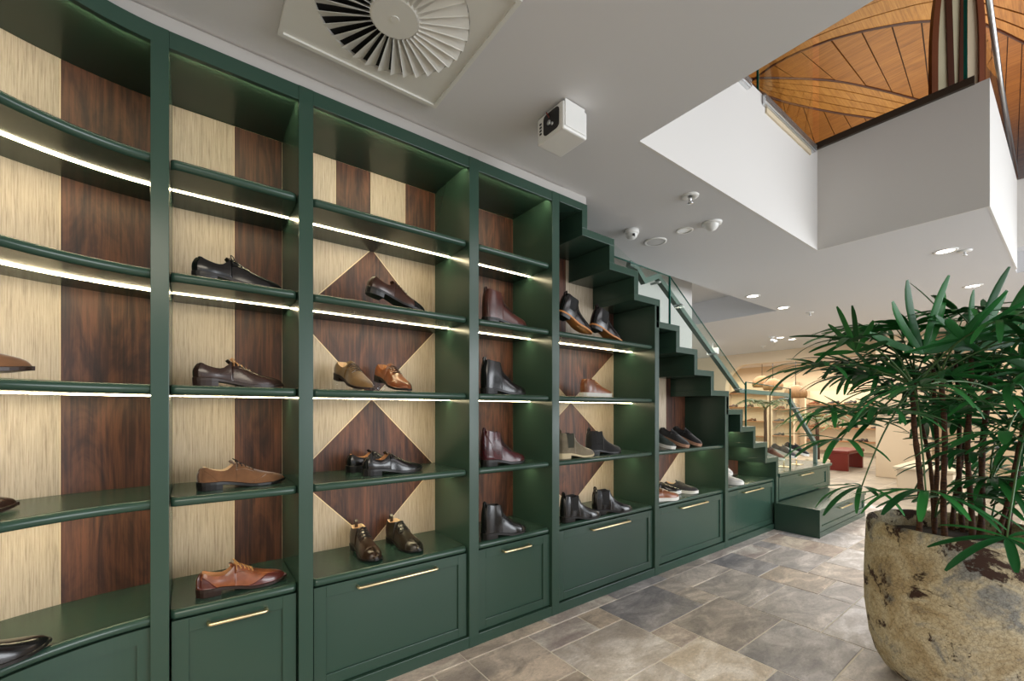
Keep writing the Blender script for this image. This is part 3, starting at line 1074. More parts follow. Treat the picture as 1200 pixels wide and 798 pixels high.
pj = thing('projector', 'white box projector with a black rounded window hanging under the ceiling', 'projector', (1.45, 1.52, H_CEIL))
m = MB(); m.bbox(-.08, .08, -.092, .092, -.142, -.012, .008); m.build('housing', M['whiteplastic'], pj)
m = MB(); m.bbox(-.05, .05, -.06, .06, -.014, 0, .002); m.build('mount_plate', M['whiteplastic'], pj)
m = MB(); m.bbox(-.07, .06, -.0965, -.0905, -.128, -.004, .0025); m.build('side_cover', M['whiteplastic'], pj)
rr = []
for cx, cz, a0 in ((.032, -.042, 0), (-.032, -.042, 90), (-.032, -.105, 180), (.032, -.105, 270)):
    for k in range(5):
        a = R(a0 + k * 22.5); rr.append((cx + .022 * math.cos(a) - .012, cz + .018 * math.sin(a)))
m = MB(); m.prism(rr, -.0835, -.0795, 'x'); m.build('window', M['blackplastic'], pj)
m = MB()
m.tube([(-.083, 0, -.075), (-.088, 0, -.075)], .012, 12); m.tube([(-.083, -.022, -.09), (-.087, -.022, -.09)], .008, 12); m.build('lens', M['alu'], pj)
m = MB(); m.tube([(-.083, 0, -.05), (-.1, 0, -.035), (-.09, .012, -.022)], .003, 6); m.build('cable', M['red'], pj)
m = MB()
for k in range(4):
    m.box(-.0825, -.0795, .058, .072, -.052 - k * .016, -.044 - k * .016)
m.build('port', M['blackplastic'], pj)

def lathe_thing(name, label, cat, loc, parts, group=None):
    t = thing(name, label, cat, loc, group=group)
    for pn, prof, mm in parts:
        q = MB(); q.lathe(prof, (0, 0, 0), 28); q.build(pn, mm, t)
    return t
zc = H_CEIL
cm = lathe_thing('dome_camera', 'small white ceiling camera with two dark eyes nearest the stair top', 'camera', (2.83, 2.16, zc),
                 [('base', [(0, 0), (.056, 0), (.058, -.02), (.054, -.034), (.0, -.034)], M['whiteplastic']), ('body', [(.044, -.03), (.042, -.055), (.030, -.068), (0, -.070)], M['whiteplastic'])])
for dx in (-.018, .012):
    m = MB(); m.lathe([(0, -.012), (.010, -.006), (.011, .006), (0, .010)], (dx * .6 - .016, -.034 + dx * .35, -.053), 12); m.build('lens', M['blackplastic'], cm)
lathe_thing('ceiling_speaker', 'round flat white speaker grille flush in the ceiling', 'speaker', (3.18, 2.18, zc),
            [('ring', [(.074, 0), (.092, 0), (.092, -.006), (.082, -.010), (.074, -.006)], M['whiteplastic']), ('grille', [(.075, -.004), (.05, -.006), (0, -.007)], M['ceil'])])
lathe_thing('recessed_spotlight', 'unlit recessed gimbal spotlight between the speaker and the domed sensor', 'ceiling light', (3.17, 1.905, zc),
            [('ring', [(.05, 0), (.066, 0), (.066, -.005), (.05, -.008), (.046, -.001)], M['whiteplastic']), ('reflector', [(.047, -.001), (.03, -.0025), (0, -.003)], M['alu'])])
lathe_thing('motion_sensor', 'white domed motion sensor on the ceiling below the opening', 'sensor', (3.21, 1.70, zc),
            [('base', [(0, 0), (.072, 0), (.07, -.012), (.058, -.018), (0, -.018)], M['whiteplastic']), ('dome', [(.05, -.016), (.046, -.034), (.030, -.054), (.010, -.064), (0, -.066)], M['whiteplastic'])])
lathe_thing('ceiling_sprinkler', 'small chrome sprinkler head with white collar near the opening corner', 'sprinkler', (2.69, 1.575, zc),
            [('collar', [(.018, 0), (.055, 0), (.053, -.008), (.035, -.012), (.018, -.004)], M['whiteplastic']),
             ('nozzle', [(0, 0), (.010, 0), (.010, -.03), (.004, -.036), (.018, -.050), (.020, -.053), (0, -.054)], M['alu'])])

DL = [((5.47, .726), 'lit downlight nearest the grey opening face above the palm'), ((7.26, .74), 'lit downlight second along the row above the palm'),
      ((9.385, .743), 'lit downlight farthest along the row above the palm'), ((5.68, 2.48), 'lit downlight close to the stair opening, left of its pair'),
      ((6.665, 2.50), 'lit downlight close to the stair opening, right of its pair'), ((9.345, 3.56), 'left one of two small lit downlights by the rear arch'),
      ((9.75, 3.50), 'right one of two small lit downlights by the rear arch')]
for (x, y), lab in DL:
    t = lathe_thing('downlight', lab, 'ceiling light', (x, y, zc),
                    [('trim_ring', [(.062, 0), (.084, 0), (.082, -.004), (.066, -.007), (.060, -.002)], M['whiteplastic']), ('lens', [(.064, -.0015), (.03, -.003), (0, -.0035)], M['lamp'])], group=None)
    sp = bpy.data.lights.new('downlight_beam', 'SPOT'); sp.energy = 45; sp.spot_size = R(110); sp.spot_blend = .8; sp.color = (1, .9, .74); sp.shadow_soft_size = .06
    so_ = bpy.data.objects.new('downlight_beam', sp); C.objects.link(so_); so_.parent = t; so_.location = (0, 0, -.03)
for (x, y), lab in (((7.30, 2.385), 'small white sprinkler on the ceiling right of the paired downlights'), ((5.60, .62), 'small white sprinkler right beside the nearest lit downlight'),
                    ((10.3, 4.28), 'tiny white sprinkler on the ceiling nearest the arch')):
    lathe_thing('ceiling_sprinkler', lab, 'sprinkler', (x, y, zc), [('collar', [(.0, 0), (.05, 0), (.048, -.008), (.03, -.012), (0, -.012)], M['whiteplastic']),
                ('nozzle', [(.009, -.01), (.009, -.035), (.018, -.045), (0, -.047)], M['alu'])])
t = thing('emergency_light', 'small white box light hanging under the ceiling behind the stair handrail', 'light', (9.0, 4.75, zc))
m = MB(); m.tube([(0, 0, 0), (0, 0, -.10)], .012, 8); m.build('stem', M['whiteplastic'], t)
m = MB(); m.bbox(-.03, .03, -.12, .12, -.24, -.10, .006); m.build('housing', M['whiteplastic'], t)
t = lathe_thing('track_spotlight', 'small grey adjustable spotlight on the ceiling left of the palm tips', 'ceiling light', (9.1, 3.62, zc),
                [('base', [(0, 0), (.05, 0), (.05, -.02), (0, -.02)], M['whiteplastic'])])
m = MB(); m.tube([(0, 0, -.018), (0, 0, -.06), (.05, -.05, -.12)], [.012, .03, .05], 14); m.build('head', M['alu'], t)

# ================================================================ SHOES
def interp(keys):
    xs = [k[0] for k in keys]; ys = [k[1] for k in keys]; n = len(xs)
    d = [(ys[i + 1] - ys[i]) / (xs[i + 1] - xs[i]) for i in range(n - 1)]
    mm = [d[0]] + [0 if d[i - 1] * d[i] <= 0 else 2 * d[i - 1] * d[i] / (d[i - 1] + d[i]) for i in range(1, n - 1)] + [d[-1]]
    def fn(x):
        x = min(max(x, xs[0]), xs[-1])
        i = 0
        while i < n - 2 and x > xs[i + 1]: i += 1
        h = xs[i + 1] - xs[i]; t = (x - xs[i]) / h
        return (ys[i] * (1 + 2 * t) * (1 - t) ** 2 + mm[i] * h * t * (1 - t) ** 2 + ys[i + 1] * t * t * (3 - 2 * t) + mm[i + 1] * h * t * t * (t - 1))
    return fn


LAST = {
    'low': dict(L=.30, open=(.035, .40), w=[(0, .010), (.02, .021), (.07, .030), (.16, .034), (.30, .031), (.45, .034), (.58, .042), (.68, .0455), (.78, .043), (.88, .034), (.95, .022), (.985, .012), (1, .005)],
                t=[(0, .074), (.02, .086), (.06, .088), (.14, .078), (.26, .070), (.34, .078), (.40, .098), (.45, .096), (.55, .078), (.65, .063), (.78, .050), (.90, .041), (.97, .032), (1, .020)],
                we=[(0, .012), (.06, .022), (.2, .027), (.4, .020)], b=[(0, .030), (.22, .029), (.42, .020), (.60, .010), (.80, .010), (1, .017)], sole=.0095, heel=(.0, .25)),
    'boot': dict(L=.30, open=(.03, .37), w=[(0, .012), (.02, .024), (.07, .032), (.16, .036), (.30, .034), (.45, .037), (.58, .044), (.68, .048), (.80, .046), (.90, .036), (.96, .024), (.99, .012), (1, .005)],
                 t=[(0, .172), (.02, .190), (.06, .194), (.20, .186), (.34, .184), (.385, .172), (.43, .140), (.49, .116), (.57, .094), (.66, .077), (.76, .064), (.88, .053), (.95, .043), (.985, .033), (1, .022)],
                 we=[(0, .012), (.06, .026), (.2, .033), (.37, .022)], b=[(0, .032), (.24, .031), (.42, .022), (.60, .012), (.82, .012), (1, .018)], sole=.0115, heel=(.0, .27)),
    'chelsea': dict(L=.30, open=(.03, .39), w=[(0, .012), (.02, .024), (.07, .031), (.16, .035), (.30, .033), (.45, .036), (.58, .043), (.68, .0465), (.80, .043), (.90, .033), (.96, .021), (.99, .011), (1, .005)],
                    t=[(0, .142), (.02, .156), (.06, .158), (.20, .150), (.36, .155), (.405, .144), (.45, .120), (.51, .098), (.58, .082), (.66, .070), (.78, .056), (.90, .045), (.96, .036), (1, .020)],
                    we=[(0, .012), (.06, .026), (.2, .034), (.39, .022)], b=[(0, .030), (.24, .029), (.42, .020), (.60, .010), (.82, .010), (1, .017)], sole=.0095, heel=(.0, .26)),
    'chukka': dict(L=.295, open=(.03, .34), w=[(0, .012), (.02, .024), (.07, .032), (.16, .036), (.30, .034), (.45, .037), (.58, .044), (.68, .048), (.80, .046), (.90, .037), (.96, .025), (.99, .012), (1, .005)],
                   t=[(0, .108), (.02, .120), (.06, .122), (.20, .114), (.30, .120), (.36, .124), (.44, .106), (.54, .086), (.66, .070), (.78, .059), (.90, .049), (.96, .040), (1, .022)],
                   we=[(0, .012), (.06, .026), (.2, .033), (.34, .022)], b=[(0, .030), (.24, .029), (.42, .020), (.60, .010), (.82, .010), (1, .017)], sole=.0095, heel=(.0, .26)),
    'sneaker': dict(L=.29, open=(.035, .40), w=[(0, .014), (.02, .026), (.07, .034), (.16, .037), (.30, .035), (.45, .038), (.58, .045), (.68, .049), (.80, .047), (.90, .038), (.96, .027), (.99, .014), (1, .006)],
                    t=[(0, .072), (.02, .086), (.06, .090), (.14, .080), (.26, .074), (.34, .082), (.40, .100), (.45, .098), (.55, .086), (.65, .075), (.78, .064), (.90, .055), (.97, .046), (1, .036)],
                    we=[(0, .014), (.06, .025), (.2, .029), (.40, .022)], b=[(0, .028), (.5, .026), (.8, .025), (1, .030)], sole=.028, heel=None),
    'hightop': dict(L=.29, open=(.035, .36), w=[(0, .014), (.02, .026), (.07, .034), (.16, .037), (.30, .035), (.45, .038), (.58, .045), (.68, .049), (.80, .047), (.90, .038), (.96, .027), (.99, .014), (1, .006)],
                    t=[(0, .112), (.02, .128), (.06, .130), (.20, .122), (.32, .126), (.40, .120), (.48, .104), (.58, .088), (.68, .076), (.78, .066), (.90, .056), (.97, .048), (1, .038)],
                    we=[(0, .014), (.06, .026), (.2, .032), (.36, .022)], b=[(0, .032), (.5, .030), (.8, .029), (1, .033)], sole=.032, heel=None),
}


class Shoe:
    def __init__(s, kind):
        k = LAST[kind]; s.k = k; s.kind = kind; s.L = k['L']
        s.w, s.t, s.we_, s.b = interp(k['w']), interp(k['t']), interp(k['we']), interp(k['b'])

    def op(s, x):
        a, b = s.k['open']
        return 1.0 if a <= x <= b else 0.0

    def P(s, x, u, side=1, off=0.0):
        """outer surface: x along the last 0..1, u 0 at the sole to 1 at the top line"""
        w_, b_, t_ = s.w(x), s.b(x), s.t(x)
        a, e = s.k['open']
        if s.op(x):
            we = s.we_(x); y = w_ + (we - w_) * (u ** 1.6) + .0035 * math.sin(u * PI); z = b_ + (t_ - b_) * u
        else:
            k = min(1, max(0, (x - e) / .12)) if x > e else 1
            y1 = w_ * max(0, math.cos(u * PI / 2)) ** .62; z1 = b_ + (t_ - b_) * math.sin(u * PI / 2)
            y0 = (w_ + (s.we_(e) * .8 - w_) * u ** 1.6) if u < .86 else (w_ + (s.we_(e) * .8 - w_) * u ** 1.6) * math.sqrt(max(0, 1 - ((u - .86) / .14) ** 2)); z0 = b_ + (t_ - b_) * u
            y = y0 * (1 - k) + y1 * k; z = z0 * (1 - k) + z1 * k
        # heel counter leans in at the top
        xx = x * s.L
        if x < .12:
            xx += (1 - x / .12) * (.010 * u * u - .004 * math.sin(u * PI))
        p = Vector((xx, (y + off) * side, z + off * u * .8))
        return p

    def build(s, mats, name, label, cat, loc, yaw=0, pitch=0, group=None, roll=0, scale=1.0, extras=()):
        root = thing(name, label, cat, loc, group=group)
        root.rotation_mode = 'XYZ'
        root.rotation_euler = (R(roll), R(pitch), R(yaw))
        root.scale = (scale,) * 3
        xs = [0, .004, .012, .022, .035, .0351] + [.05 + i * .03 for i in range(11)]
        a, e = s.k['open']
        xs = sorted(set([0, .004, .012, .022, a - .0005, a, .05, .08, .11, .15, .19, .23, .27, .31, e - .03, e - .012, e, e + .0005, e + .015, e + .035, e + .06, e + .09, .50, .54, .58, .62, .66, .70, .74, .78, .82, .86, .89, .92, .945, .965, .98, .99, .997, 1.0]))
        xs = [x for i, x in enumerate(xs) if x <= 1]
        K = 9
        outer = MB(); inner = MB(); ro = []; rin = []
        for x in xs:
            ring = [s.P(x, u / K, 1) for u in range(K + 1)]
            if s.op(x):
                left = [Vector((p.x, -p.y, p.z)) for p in ring]
                ro.append(('o', ring, left))
                tp = ring[-1]; foot = s.b(x) + .018
                rin.append([Vector((tp.x, tp.y, tp.z)), Vector((tp.x, max(.002, tp.y - .004), tp.z - .001)), Vector((tp.x, max(.002, tp.y - .006), (tp.z + foot) / 2)), Vector((tp.x, max(.002, tp.y - .005), foot + .008)), Vector((tp.x, 0, foot)),
                            ] )
            else:
                ring[-1].y = 0
                left = [Vector((p.x, -p.y, p.z)) for p in ring]
                ro.append(('c', ring, left))
        outer.loft([r_[1] for r_ in ro], closed=False, caps=False)
        outer.loft([r_[2][::-1] for r_ in ro], closed=False, caps=False)
        # heel cap and toe cap closing
        for q in (0, -1):
            k0, r1, l1 = ro[q]
            n0 = len(outer.v); outer.add(list(r1) + list(l1), [(i, i + 1, K + 1 + i + 1, K + 1 + i) for i in range(K)], True)
        upper = outer.build('upper', mats['upper'], root, clean=True)
        full = []
        for r_ in rin:
            full.append(r_ + [Vector((p.x, -p.y, p.z)) for p in r_[-2::-1]])
        # tongue side and counter close the lining
        inner.loft(full, closed=False, caps=False)
        inner.add(full[0], [tuple(range(len(full[0])))]); inner.add(full[-1], [tuple(range(len(full[-1])))])
        inner.build('lining', mats.get('lining', M['lining']), root)
        # sole
        so_ = MB(); rings = []; wel = .004 if s.k['heel'] else .003
        for x in [0, .01, .03, .07, .12, .18, .25, .32, .40, .48, .56, .64, .72, .80, .87, .92, .955, .98, .993, 1.0]:
            w_ = s.w(x) + wel * (1 if .02 < x < .98 else .8); b_ = s.b(x); th = s.k['sole']
            px_ = x * s.L + (-.003 if x == 0 else (.004 if x == 1 else 0))
            if s.k['heel']:
                if x > .82: th = th * (1 - .25 * (x - .82) / .18)
                z0 = b_ - th
            else:
                z0 = max(0, (x - .85) * .05)
            rings.append([(px_, -w_, b_ + .001), (px_, -w_, z0 + .001), (px_, -w_ * .96, z0), (px_, w_ * .96, z0), (px_, w_, z0 + .001), (px_, w_, b_ + .001), (px_, w_ * .9, b_ + .003), (px_, -w_ * .9, b_ + .003)])
        so_.loft(rings, smooth=False)
        so_.build('sole', mats['sole'], root)
        if s.k['heel']:
            h = MB(); rings = []
            for x in [0, .01, .03, .07, .12, .18, s.k['heel'][1]]:
                w_ = s.w(x) + .003; b_ = s.b(x) - s.k['sole'] + .001; px_ = x * s.L + (-.003 if x == 0 else 0)
                rings.append([(px_, -w_, b_), (px_ + .002 * (x < .05), -w_ * .95, 0), (px_ + .002 * (x < .05), w_ * .95, 0), (px_, w_, b_)])
            h.loft(rings, smooth=False)
            h.build('heel', mats.get('heel', mats['sole']), root)
        for ex in extras:
            ex(s, root, mats)
        return root


def patch(s, name, m, root, xu, off=.0014, n=8, sides=(1, -1)):
    """a raised piece on the upper; xu(a, c) maps the unit square to (x, u)"""
    mb = MB()
    if name in ('elastic_gore', 'quarter', 'heel_counter') and len(sides) == 2:
        for sd in sides:
            patch(s, name, m, root, xu, off, n, (sd,))
        return
    for side in sides:
        g = [[s.P(*xu(i / n, j / n), side, off) for j in range(n + 1)] for i in range(n + 1)]
        lo = [[s.P(*xu(i / n, j / n), side, -.0006) for j in range(n + 1)] for i in range(n + 1)]
        idx = lambda i, j: i * (n + 1) + j
        vs = [p for r_ in g for p in r_] + [p for r_ in lo for p in r_]
        N = (n + 1) ** 2
        fs = [(idx(i, j), idx(i + 1, j), idx(i + 1, j + 1), idx(i, j + 1)) for i in range(n) for j in range(n)]
        per = [(i, 0) for i in range(n)] + [(n, j) for j in range(n)] + [(n - i, n) for i in range(n)] + [(0, n - j) for j in range(n)]
        for p, q in zip(per, per[1:] + per[:1]):
            fs.append((idx(*p), idx(*q), N + idx(*q), N + idx(*p)))
        if side < 0: fs = [f[::-1] for f in fs]
        mb.add(vs, fs, True)
    return mb.build(name, m, root)


def laces(x0, x1, n=5, bow=True, m=None, spread=.74, r=.0016):
    def fn(s, root, mats):
        mb = MB()
        for i in range(n):
            x = x0 + (x1 - x0) * i / max(1, n - 1)
            us = [spread + (1 - spread) * k / 4 for k in range(5)]
            pts = [s.P(x, u, 1, .0022) for u in us[:-1]] + [s.P(x, 1, 1, .0022) * 1] + [s.P(x, u, -1, .0022) for u in us[-2::-1]]
            pts[4].y = 0
            mb.tube(pts, r, 6)
            if i < n - 1:
                x2 = x0 + (x1 - x0) * (i + 1) / max(1, n - 1)
                mb.tube([s.P(x, spread, 1, .002), s.P((x + x2) / 2, .97, 1, .003), s.P(x2, spread, -1, .002)], r, 6)
        if bow:
            c = s.P(x0, .999, 1, .004); c.y = 0
            for sd in (1, -1):
                lp = [c + Vector((-.006 * math.sin(a) - .002 * (1 - math.cos(a)), sd * .017 * (1 - math.cos(a)) * .9 + sd * .002, .006 * math.sin(a) + .007 * math.sin(a / 2))) for a in [k / 10 * 2 * PI * .94 for k in range(11)]]
                mb.tube(lp, r, 6)
                mb.tube([c, c + Vector((.006, sd * .014, -.002)), c + Vector((.016, sd * .026, -.016))], r, 6)
        mb.build('laces', m or M['lace_dark'], root)
    return fn


def facing(x0, x1, u0, mkey='upper', off=.0016):
    def fn(s, root, mats):
        patch(s, 'quarter', mats.get('quarter', mats['upper']), root, lambda a, c: (x0 + (x1 - x0) * a, u0 + (.93 - u0) * c + .12 * (1 - c) * (a - .5) ** 2), off)
    return fn


def toecap(m=None, x0=.80):
    def fn(s, root, mats):
        patch(s, 'toe_cap', m or mats.get('cap', mats['upper']), root, lambda a, c: (x0 + (.992 - x0) * a + .03 * (1 - c) * (1 - a), .02 + .98 * c), .0012, 10)
    return fn


def counter(m=None):
    def fn(s, root, mats):
        patch(s, 'heel_counter', m or mats.get('cap', mats['upper']), root, lambda a, c: (.014 + (.20 - .09 * c) * a, .03 + .87 * c * (1 - .35 * a)), .0012, 6)
    return fn


def gore(m=None):
    def fn(s, root, mats):
        patch(s, 'elastic_gore', m or M['elastic'], root, lambda a, c: (.14 + (.035 - .035 * c) + (.23 - .07 * (1 - c)) * a, .30 + .69 * c), .0013, 8)
    return fn


def pull_tab(m=None):
    def fn(s, root, mats):
        p = s.P(.004, 1, 1); mb = MB()
        x, z = p.x, p.z
        mb.loft([[(x - .003 + dx, y, z - .03 + dz) for y in (-.008, .008)] + [(x - .0005 + dx, y, z - .03 + dz) for y in (.008, -.008)]
                 for dx, dz in ((0, 0), (-.001, .03), (-.001, .054), (.006, .064), (.013, .054), (.012, .026))], smooth=False)
        mb.build('pull_tab', m or mats['upper'], root)
    return fn


def tongue():
    def fn(s, root, mats):
        e = s.k['open'][1]; mb = MB(); t_ = s.t(e)
        x = e * s.L
        rows = []
        for k, (dx, dz, hw_) in enumerate(((.012, -.012, .018), (-.001, .001, .021), (-.008, .008, .020), (-.011, .011, .012))):
            rows.append([(x + dx - .004 * (1 - abs(q)) * 0 + .006 * q * q * -1, q * hw_, t_ + dz - .005 * q * q) for q in (-1, -.5, 0, .5, 1)])
        mb.loft(rows, closed=False, caps=False)
        mb.loft([[(p[0] - .0025, p[1], p[2] - .001) for p in r_] for r_ in rows], closed=False, caps=False)
        mb.build('tongue', mats['upper'], root)
    return fn


def wing(m=None):
    def fn(s, root, mats):
        patch(s, 'wing_tip', m or mats.get('cap', mats['upper']), root, lambda a, c: ((.52 + .20 * c ** .7) * (1 - a) + .992 * a, .03 + (.35 + .65 * a ** .5) * c if a < 1 else .03 + c * .97), .0012, 10)
    return fn


DEFSC = {'low': 1.06, 'boot': 1.06, 'chelsea': 1.10, 'chukka': 1.05, 'hightop': 1.06}
def put(kind, mats, label, loc, yaw=0, pitch=0, ex=(), group=None, name=None, scale=1.0, roll=0):
    nm = name or {'low': 'lace_up_shoe', 'boot': 'lace_up_boot', 'chelsea': 'chelsea_boot', 'chukka': 'chukka_boot', 'sneaker': 'sneaker', 'hightop': 'high_top_shoe'}[kind]
    cat = {'low': 'shoe', 'boot': 'boot', 'chelsea': 'boot', 'chukka': 'boot', 'sneaker': 'sneaker', 'hightop': 'shoe'}[kind]
    scale = scale * DEFSC.get(kind, 1.0)
    return Shoe(kind).build(mats, nm, label, cat, loc, yaw, pitch, group, scale=scale, extras=ex, roll=roll)


def mm(u, so='black', lin=None, **kw):
    d = {'upper': L_[u], 'sole': S_[so], 'lining': lin or M['lining']}
    d.update(kw); return d


def stand(loc, yaw, h, ln, label, pitch):
    """bent clear acrylic rest that props up a heel"""
    t = thing('shoe_stand', label, 'stand', loc, (0, 0, R(yaw)), group='clear rests under tilted shoes')
    mb = MB(); b = .035
    prof = [(.0, 0), (.10, 0), (.10, .003), (.004, .003), (.004, h), (.05, h - .05 * math.tan(R(pitch))), (.05, h + .003 - .05 * math.tan(R(pitch))), (0, h + .003)]
    mb.prism(prof, -b, b, 'y')
    mb.build('bent_sheet', M['acrylic'], t)
    return t


def place(kind, mats, label, heel, yaw, z, ex=(), tilt=0, L=None, **kw):
    """heel = (x, y) on the shelf; a tilted shoe stands on its toe with the heel raised"""
    kw_s = kw.get('scale', 1) * DEFSC.get(kind, 1)
    S = LAST[kind]['L'] * kw_s
    if tilt:
        ln_ = Shoe(kind)
        h = max(x / 50 * S * math.sin(R(tilt)) - math.cos(R(tilt)) * (max(0, ln_.b(x / 50) - ln_.k['sole']) if ln_.k['heel'] else max(0, (x / 50 - .85) * .05)) * kw_s for x in range(51))
        o = put(kind, mats, label, (heel[0], heel[1], z + h + .001), yaw, tilt, ex, **kw)
        return o, h
    return put(kind, mats, label, (heel[0], heel[1], z + .0005), yaw, 0, ex, **kw)


Z = SH
L_['rust'] = leather('rust_leather', srgb(112, 50, 36), .35)
lx = (laces(.42, .60, 5),)
# --- curved bay, toes coming in from the left
place('low', mm('suede', 'brown'), 'brown suede toe on the middle shelf of the curved bay', (-.645, 1.60), 14, Z[3], (facing(.41, .60, .62), laces(.42, .58, 4)))
place('low', mm('darkbrown', 'brown', cap=L_['oxbrown']), 'glossy dark brown toe on the fourth shelf of the curved bay', (-.725, 1.94), 34, Z[4], (facing(.41, .60, .62), laces(.42, .58, 4)))
place('low', mm('black', 'black'), 'glossy black toe on the lowest shelf of the curved bay', (-.63, 1.80), 32, Z[5], (facing(.41, .60, .62), laces(.42, .58, 4)))
# --- bay with single shoes
place('low', mm('black', 'black'), 'black leather lace-up alone on the second shelf, upper left', (.005, 2.11), 3, Z[2], (facing(.40, .60, .60), laces(.42, .60, 5, m=M['lace_black']), tongue()))
place('low', mm('darkbrown', 'brown'), 'dark brown lace-up alone on the middle shelf, left bay', (.008, 2.11), 3, Z[3], (facing(.40, .60, .60), laces(.42, .60, 5, m=M['lace_tan']), tongue()))
place('low', mm('suede', 'black', M['lining_cream']), 'tan suede brogue alone on the fourth shelf, left bay', (.022, 2.135), 7, Z[4], (facing(.40, .60, .60), laces(.42, .60, 5), wing(), counter(), tongue()))
place('low', mm('tan', 'brown', cap=leather('burnished_tan_leather', srgb(92, 42, 36), .25, coat=.4)), 'tan and burgundy wingtip brogue on the lowest shelf, left bay', (.018, 2.112), 1, Z[5],
      (facing(.40, .60, .60), laces(.42, .60, 5, m=M['lace_tan']), wing(), counter(), tongue()))
# --- diamond bay
o, h = place('low', mm('oxbrown', 'black', cap=L_['black']), 'dark brown oxford tilted nose down on the second shelf, diamond bay', (.692, 2.12), 0, Z[2], (facing(.40, .60, .60), laces(.42, .60, 5, bow=False), toecap(x0=.72), tongue()), tilt=13)
stand((.70, 2.12, Z[2]), 0, h - .006, .1, 'clear rest under the tilted dark brown oxford', 13)
o, h = place('low', mm('olivesuede', 'brown', M['lining_cream']), 'khaki suede shoe facing out on the middle shelf, diamond bay', (.612, 2.335), -76, Z[3], (facing(.40, .60, .60), laces(.42, .58, 5, bow=False), tongue()), tilt=14)
stand((.615, 2.322, Z[3]), -76, h - .006, .1, 'clear rest under the khaki suede shoe', 14)
o, h = place('low', mm('cognac', 'black', cap=L_['tan']), 'cognac brogue facing out on the middle shelf, diamond bay', (.824, 2.33), -80, Z[3], (facing(.40, .60, .60), laces(.42, .58, 5, bow=False), wing(), tongue()), tilt=14)
stand((.826, 2.317, Z[3]), -80, h - .006, .1, 'clear rest under the cognac brogue', 14)
place('low', mm('black', 'black', M['lining']), 'front black derby of the pair on the fourth shelf, diamond bay', (.682, 2.125), 4, Z[4], (facing(.40, .60, .60), laces(.42, .58, 4, bow=False, m=M['lace_black']), tongue()))
place('low', mm('black', 'black', M['lining']), 'rear black derby of the pair, half hidden on the fourth shelf', (.652, 2.305), -2, Z[4], (facing(.40, .60, .60), laces(.42, .58, 4, bow=False, m=M['lace_black']), tongue()))
place('chukka', mm('chukka', 'black', M['lining_cream']), 'left chestnut brown chukka boot of the pair on the lowest shelf', (.715, 2.372), -88, Z[5], (facing(.35, .56, .55), laces(.36, .52, 4, bow=False, spread=.6, r=.0024, m=M['lace_black']), pull_tab(), toecap(x0=.78)))
place('chukka', mm('olivebrown', 'black', M['lining_cream']), 'right dark olive chukka boot of the pair on the lowest shelf', (.910, 2.372), -82, Z[5], (facing(.35, .56, .55), laces(.36, .52, 4, bow=False, spread=.6, r=.0024, m=M['lace_black']), pull_tab(), toecap(x0=.78)))
# --- narrow bay of boots
bl = (facing(.38, .58, .62), pull_tab(), tongue())
o, h = place('boot', mm('burg2', 'black', M['lining_dark']), 'red brown lace-up boot on the second shelf, narrow bay', (1.385, 2.12), 0, Z[2], bl + (laces(.385, .60, 7, bow=False, spread=.56, r=.0024),), tilt=0), 0
place('boot', mm('black', 'black', M['lining_dark']), 'black lace-up boot on the middle shelf, narrow bay', (1.375, 2.12), 0, Z[3], bl + (laces(.385, .60, 7, bow=False, m=M['lace_black'], spread=.56, r=.0024),))
place('boot', mm('burg', 'black', M['lining_dark']), 'burgundy lace-up boot on the fourth shelf, narrow bay', (1.355, 2.09), 2, Z[4], bl + (laces(.385, .60, 7, bow=False, m=M['lace_black'], spread=.56, r=.0024), counter()))
place('boot', mm('black', 'black', M['lining_dark']), 'black lace-up boot on the lowest shelf, narrow bay', (1.345, 2.07), -1, Z[5], bl + (laces(.385, .60, 7, bow=False, m=M['lace_black'], spread=.56, r=.0024), toecap()), scale=.97)
# --- first stair bay
ch = (gore(), pull_tab())
o, h = place('chelsea', mm('black', 'tan', M['lining_dark'], heel=S_['black']), 'left glossy black chelsea boot tilted on the shelf under the stairs', (2.015, 2.16), -4, Z[2] + .035, ch, tilt=20)
stand((2.025, 2.16, Z[2]), 0, .035 + h - .008, .1, 'clear rest under the left tilted chelsea boot', 20)
m_ = MB(); q_ = thing('shoe_block', 'clear block under the toe of the left tilted chelsea boot', 'stand', (2.235, 2.155, Z[2])); m_.bbox(-.03, .03, -.04, .04, 0, .034, .002); m_.build('block', M['acrylic'], q_)
o, h = place('chelsea', mm('black', 'tan', M['lining_dark'], heel=S_['black']), 'right glossy black chelsea boot tilted on the shelf under the stairs', (2.325, 2.14), -4, Z[2], ch, tilt=16)
stand((2.335, 2.14, Z[2]), 0, h - .008, .1, 'clear rest under the right tilted chelsea boot', 16)
place('hightop', mm('cognac', 'white', M['lining_cream']), 'tan leather high-top with white rubber sole under the stairs', (2.305, 2.20), 0, Z[3], (facing(.37, .58, .60), laces(.38, .58, 6, bow=False, m=M['lace_tan']), tongue()))
place('chelsea', mm('taupe', 'cream', M['lining_dark']), 'taupe suede chelsea boot with cream sole on the fourth shelf', (1.965, 2.10), -2, Z[4], (gore(M['elastic_g']), pull_tab()))
place('chelsea', mm('blackmatte', 'black', M['lining_dark']), 'black suede chelsea boot beside the taupe one', (2.325, 2.17), -6, Z[4], ch)
place('chelsea', mm('black', 'black', M['lining_dark']), 'left shiny black chelsea boot above the wide drawer', (1.975, 2.075), -7, Z[5], ch)
place('chelsea', mm('black', 'black', M['lining_dark']), 'right shiny black chelsea boot above the wide drawer', (2.305, 2.095), -16, Z[5], ch)
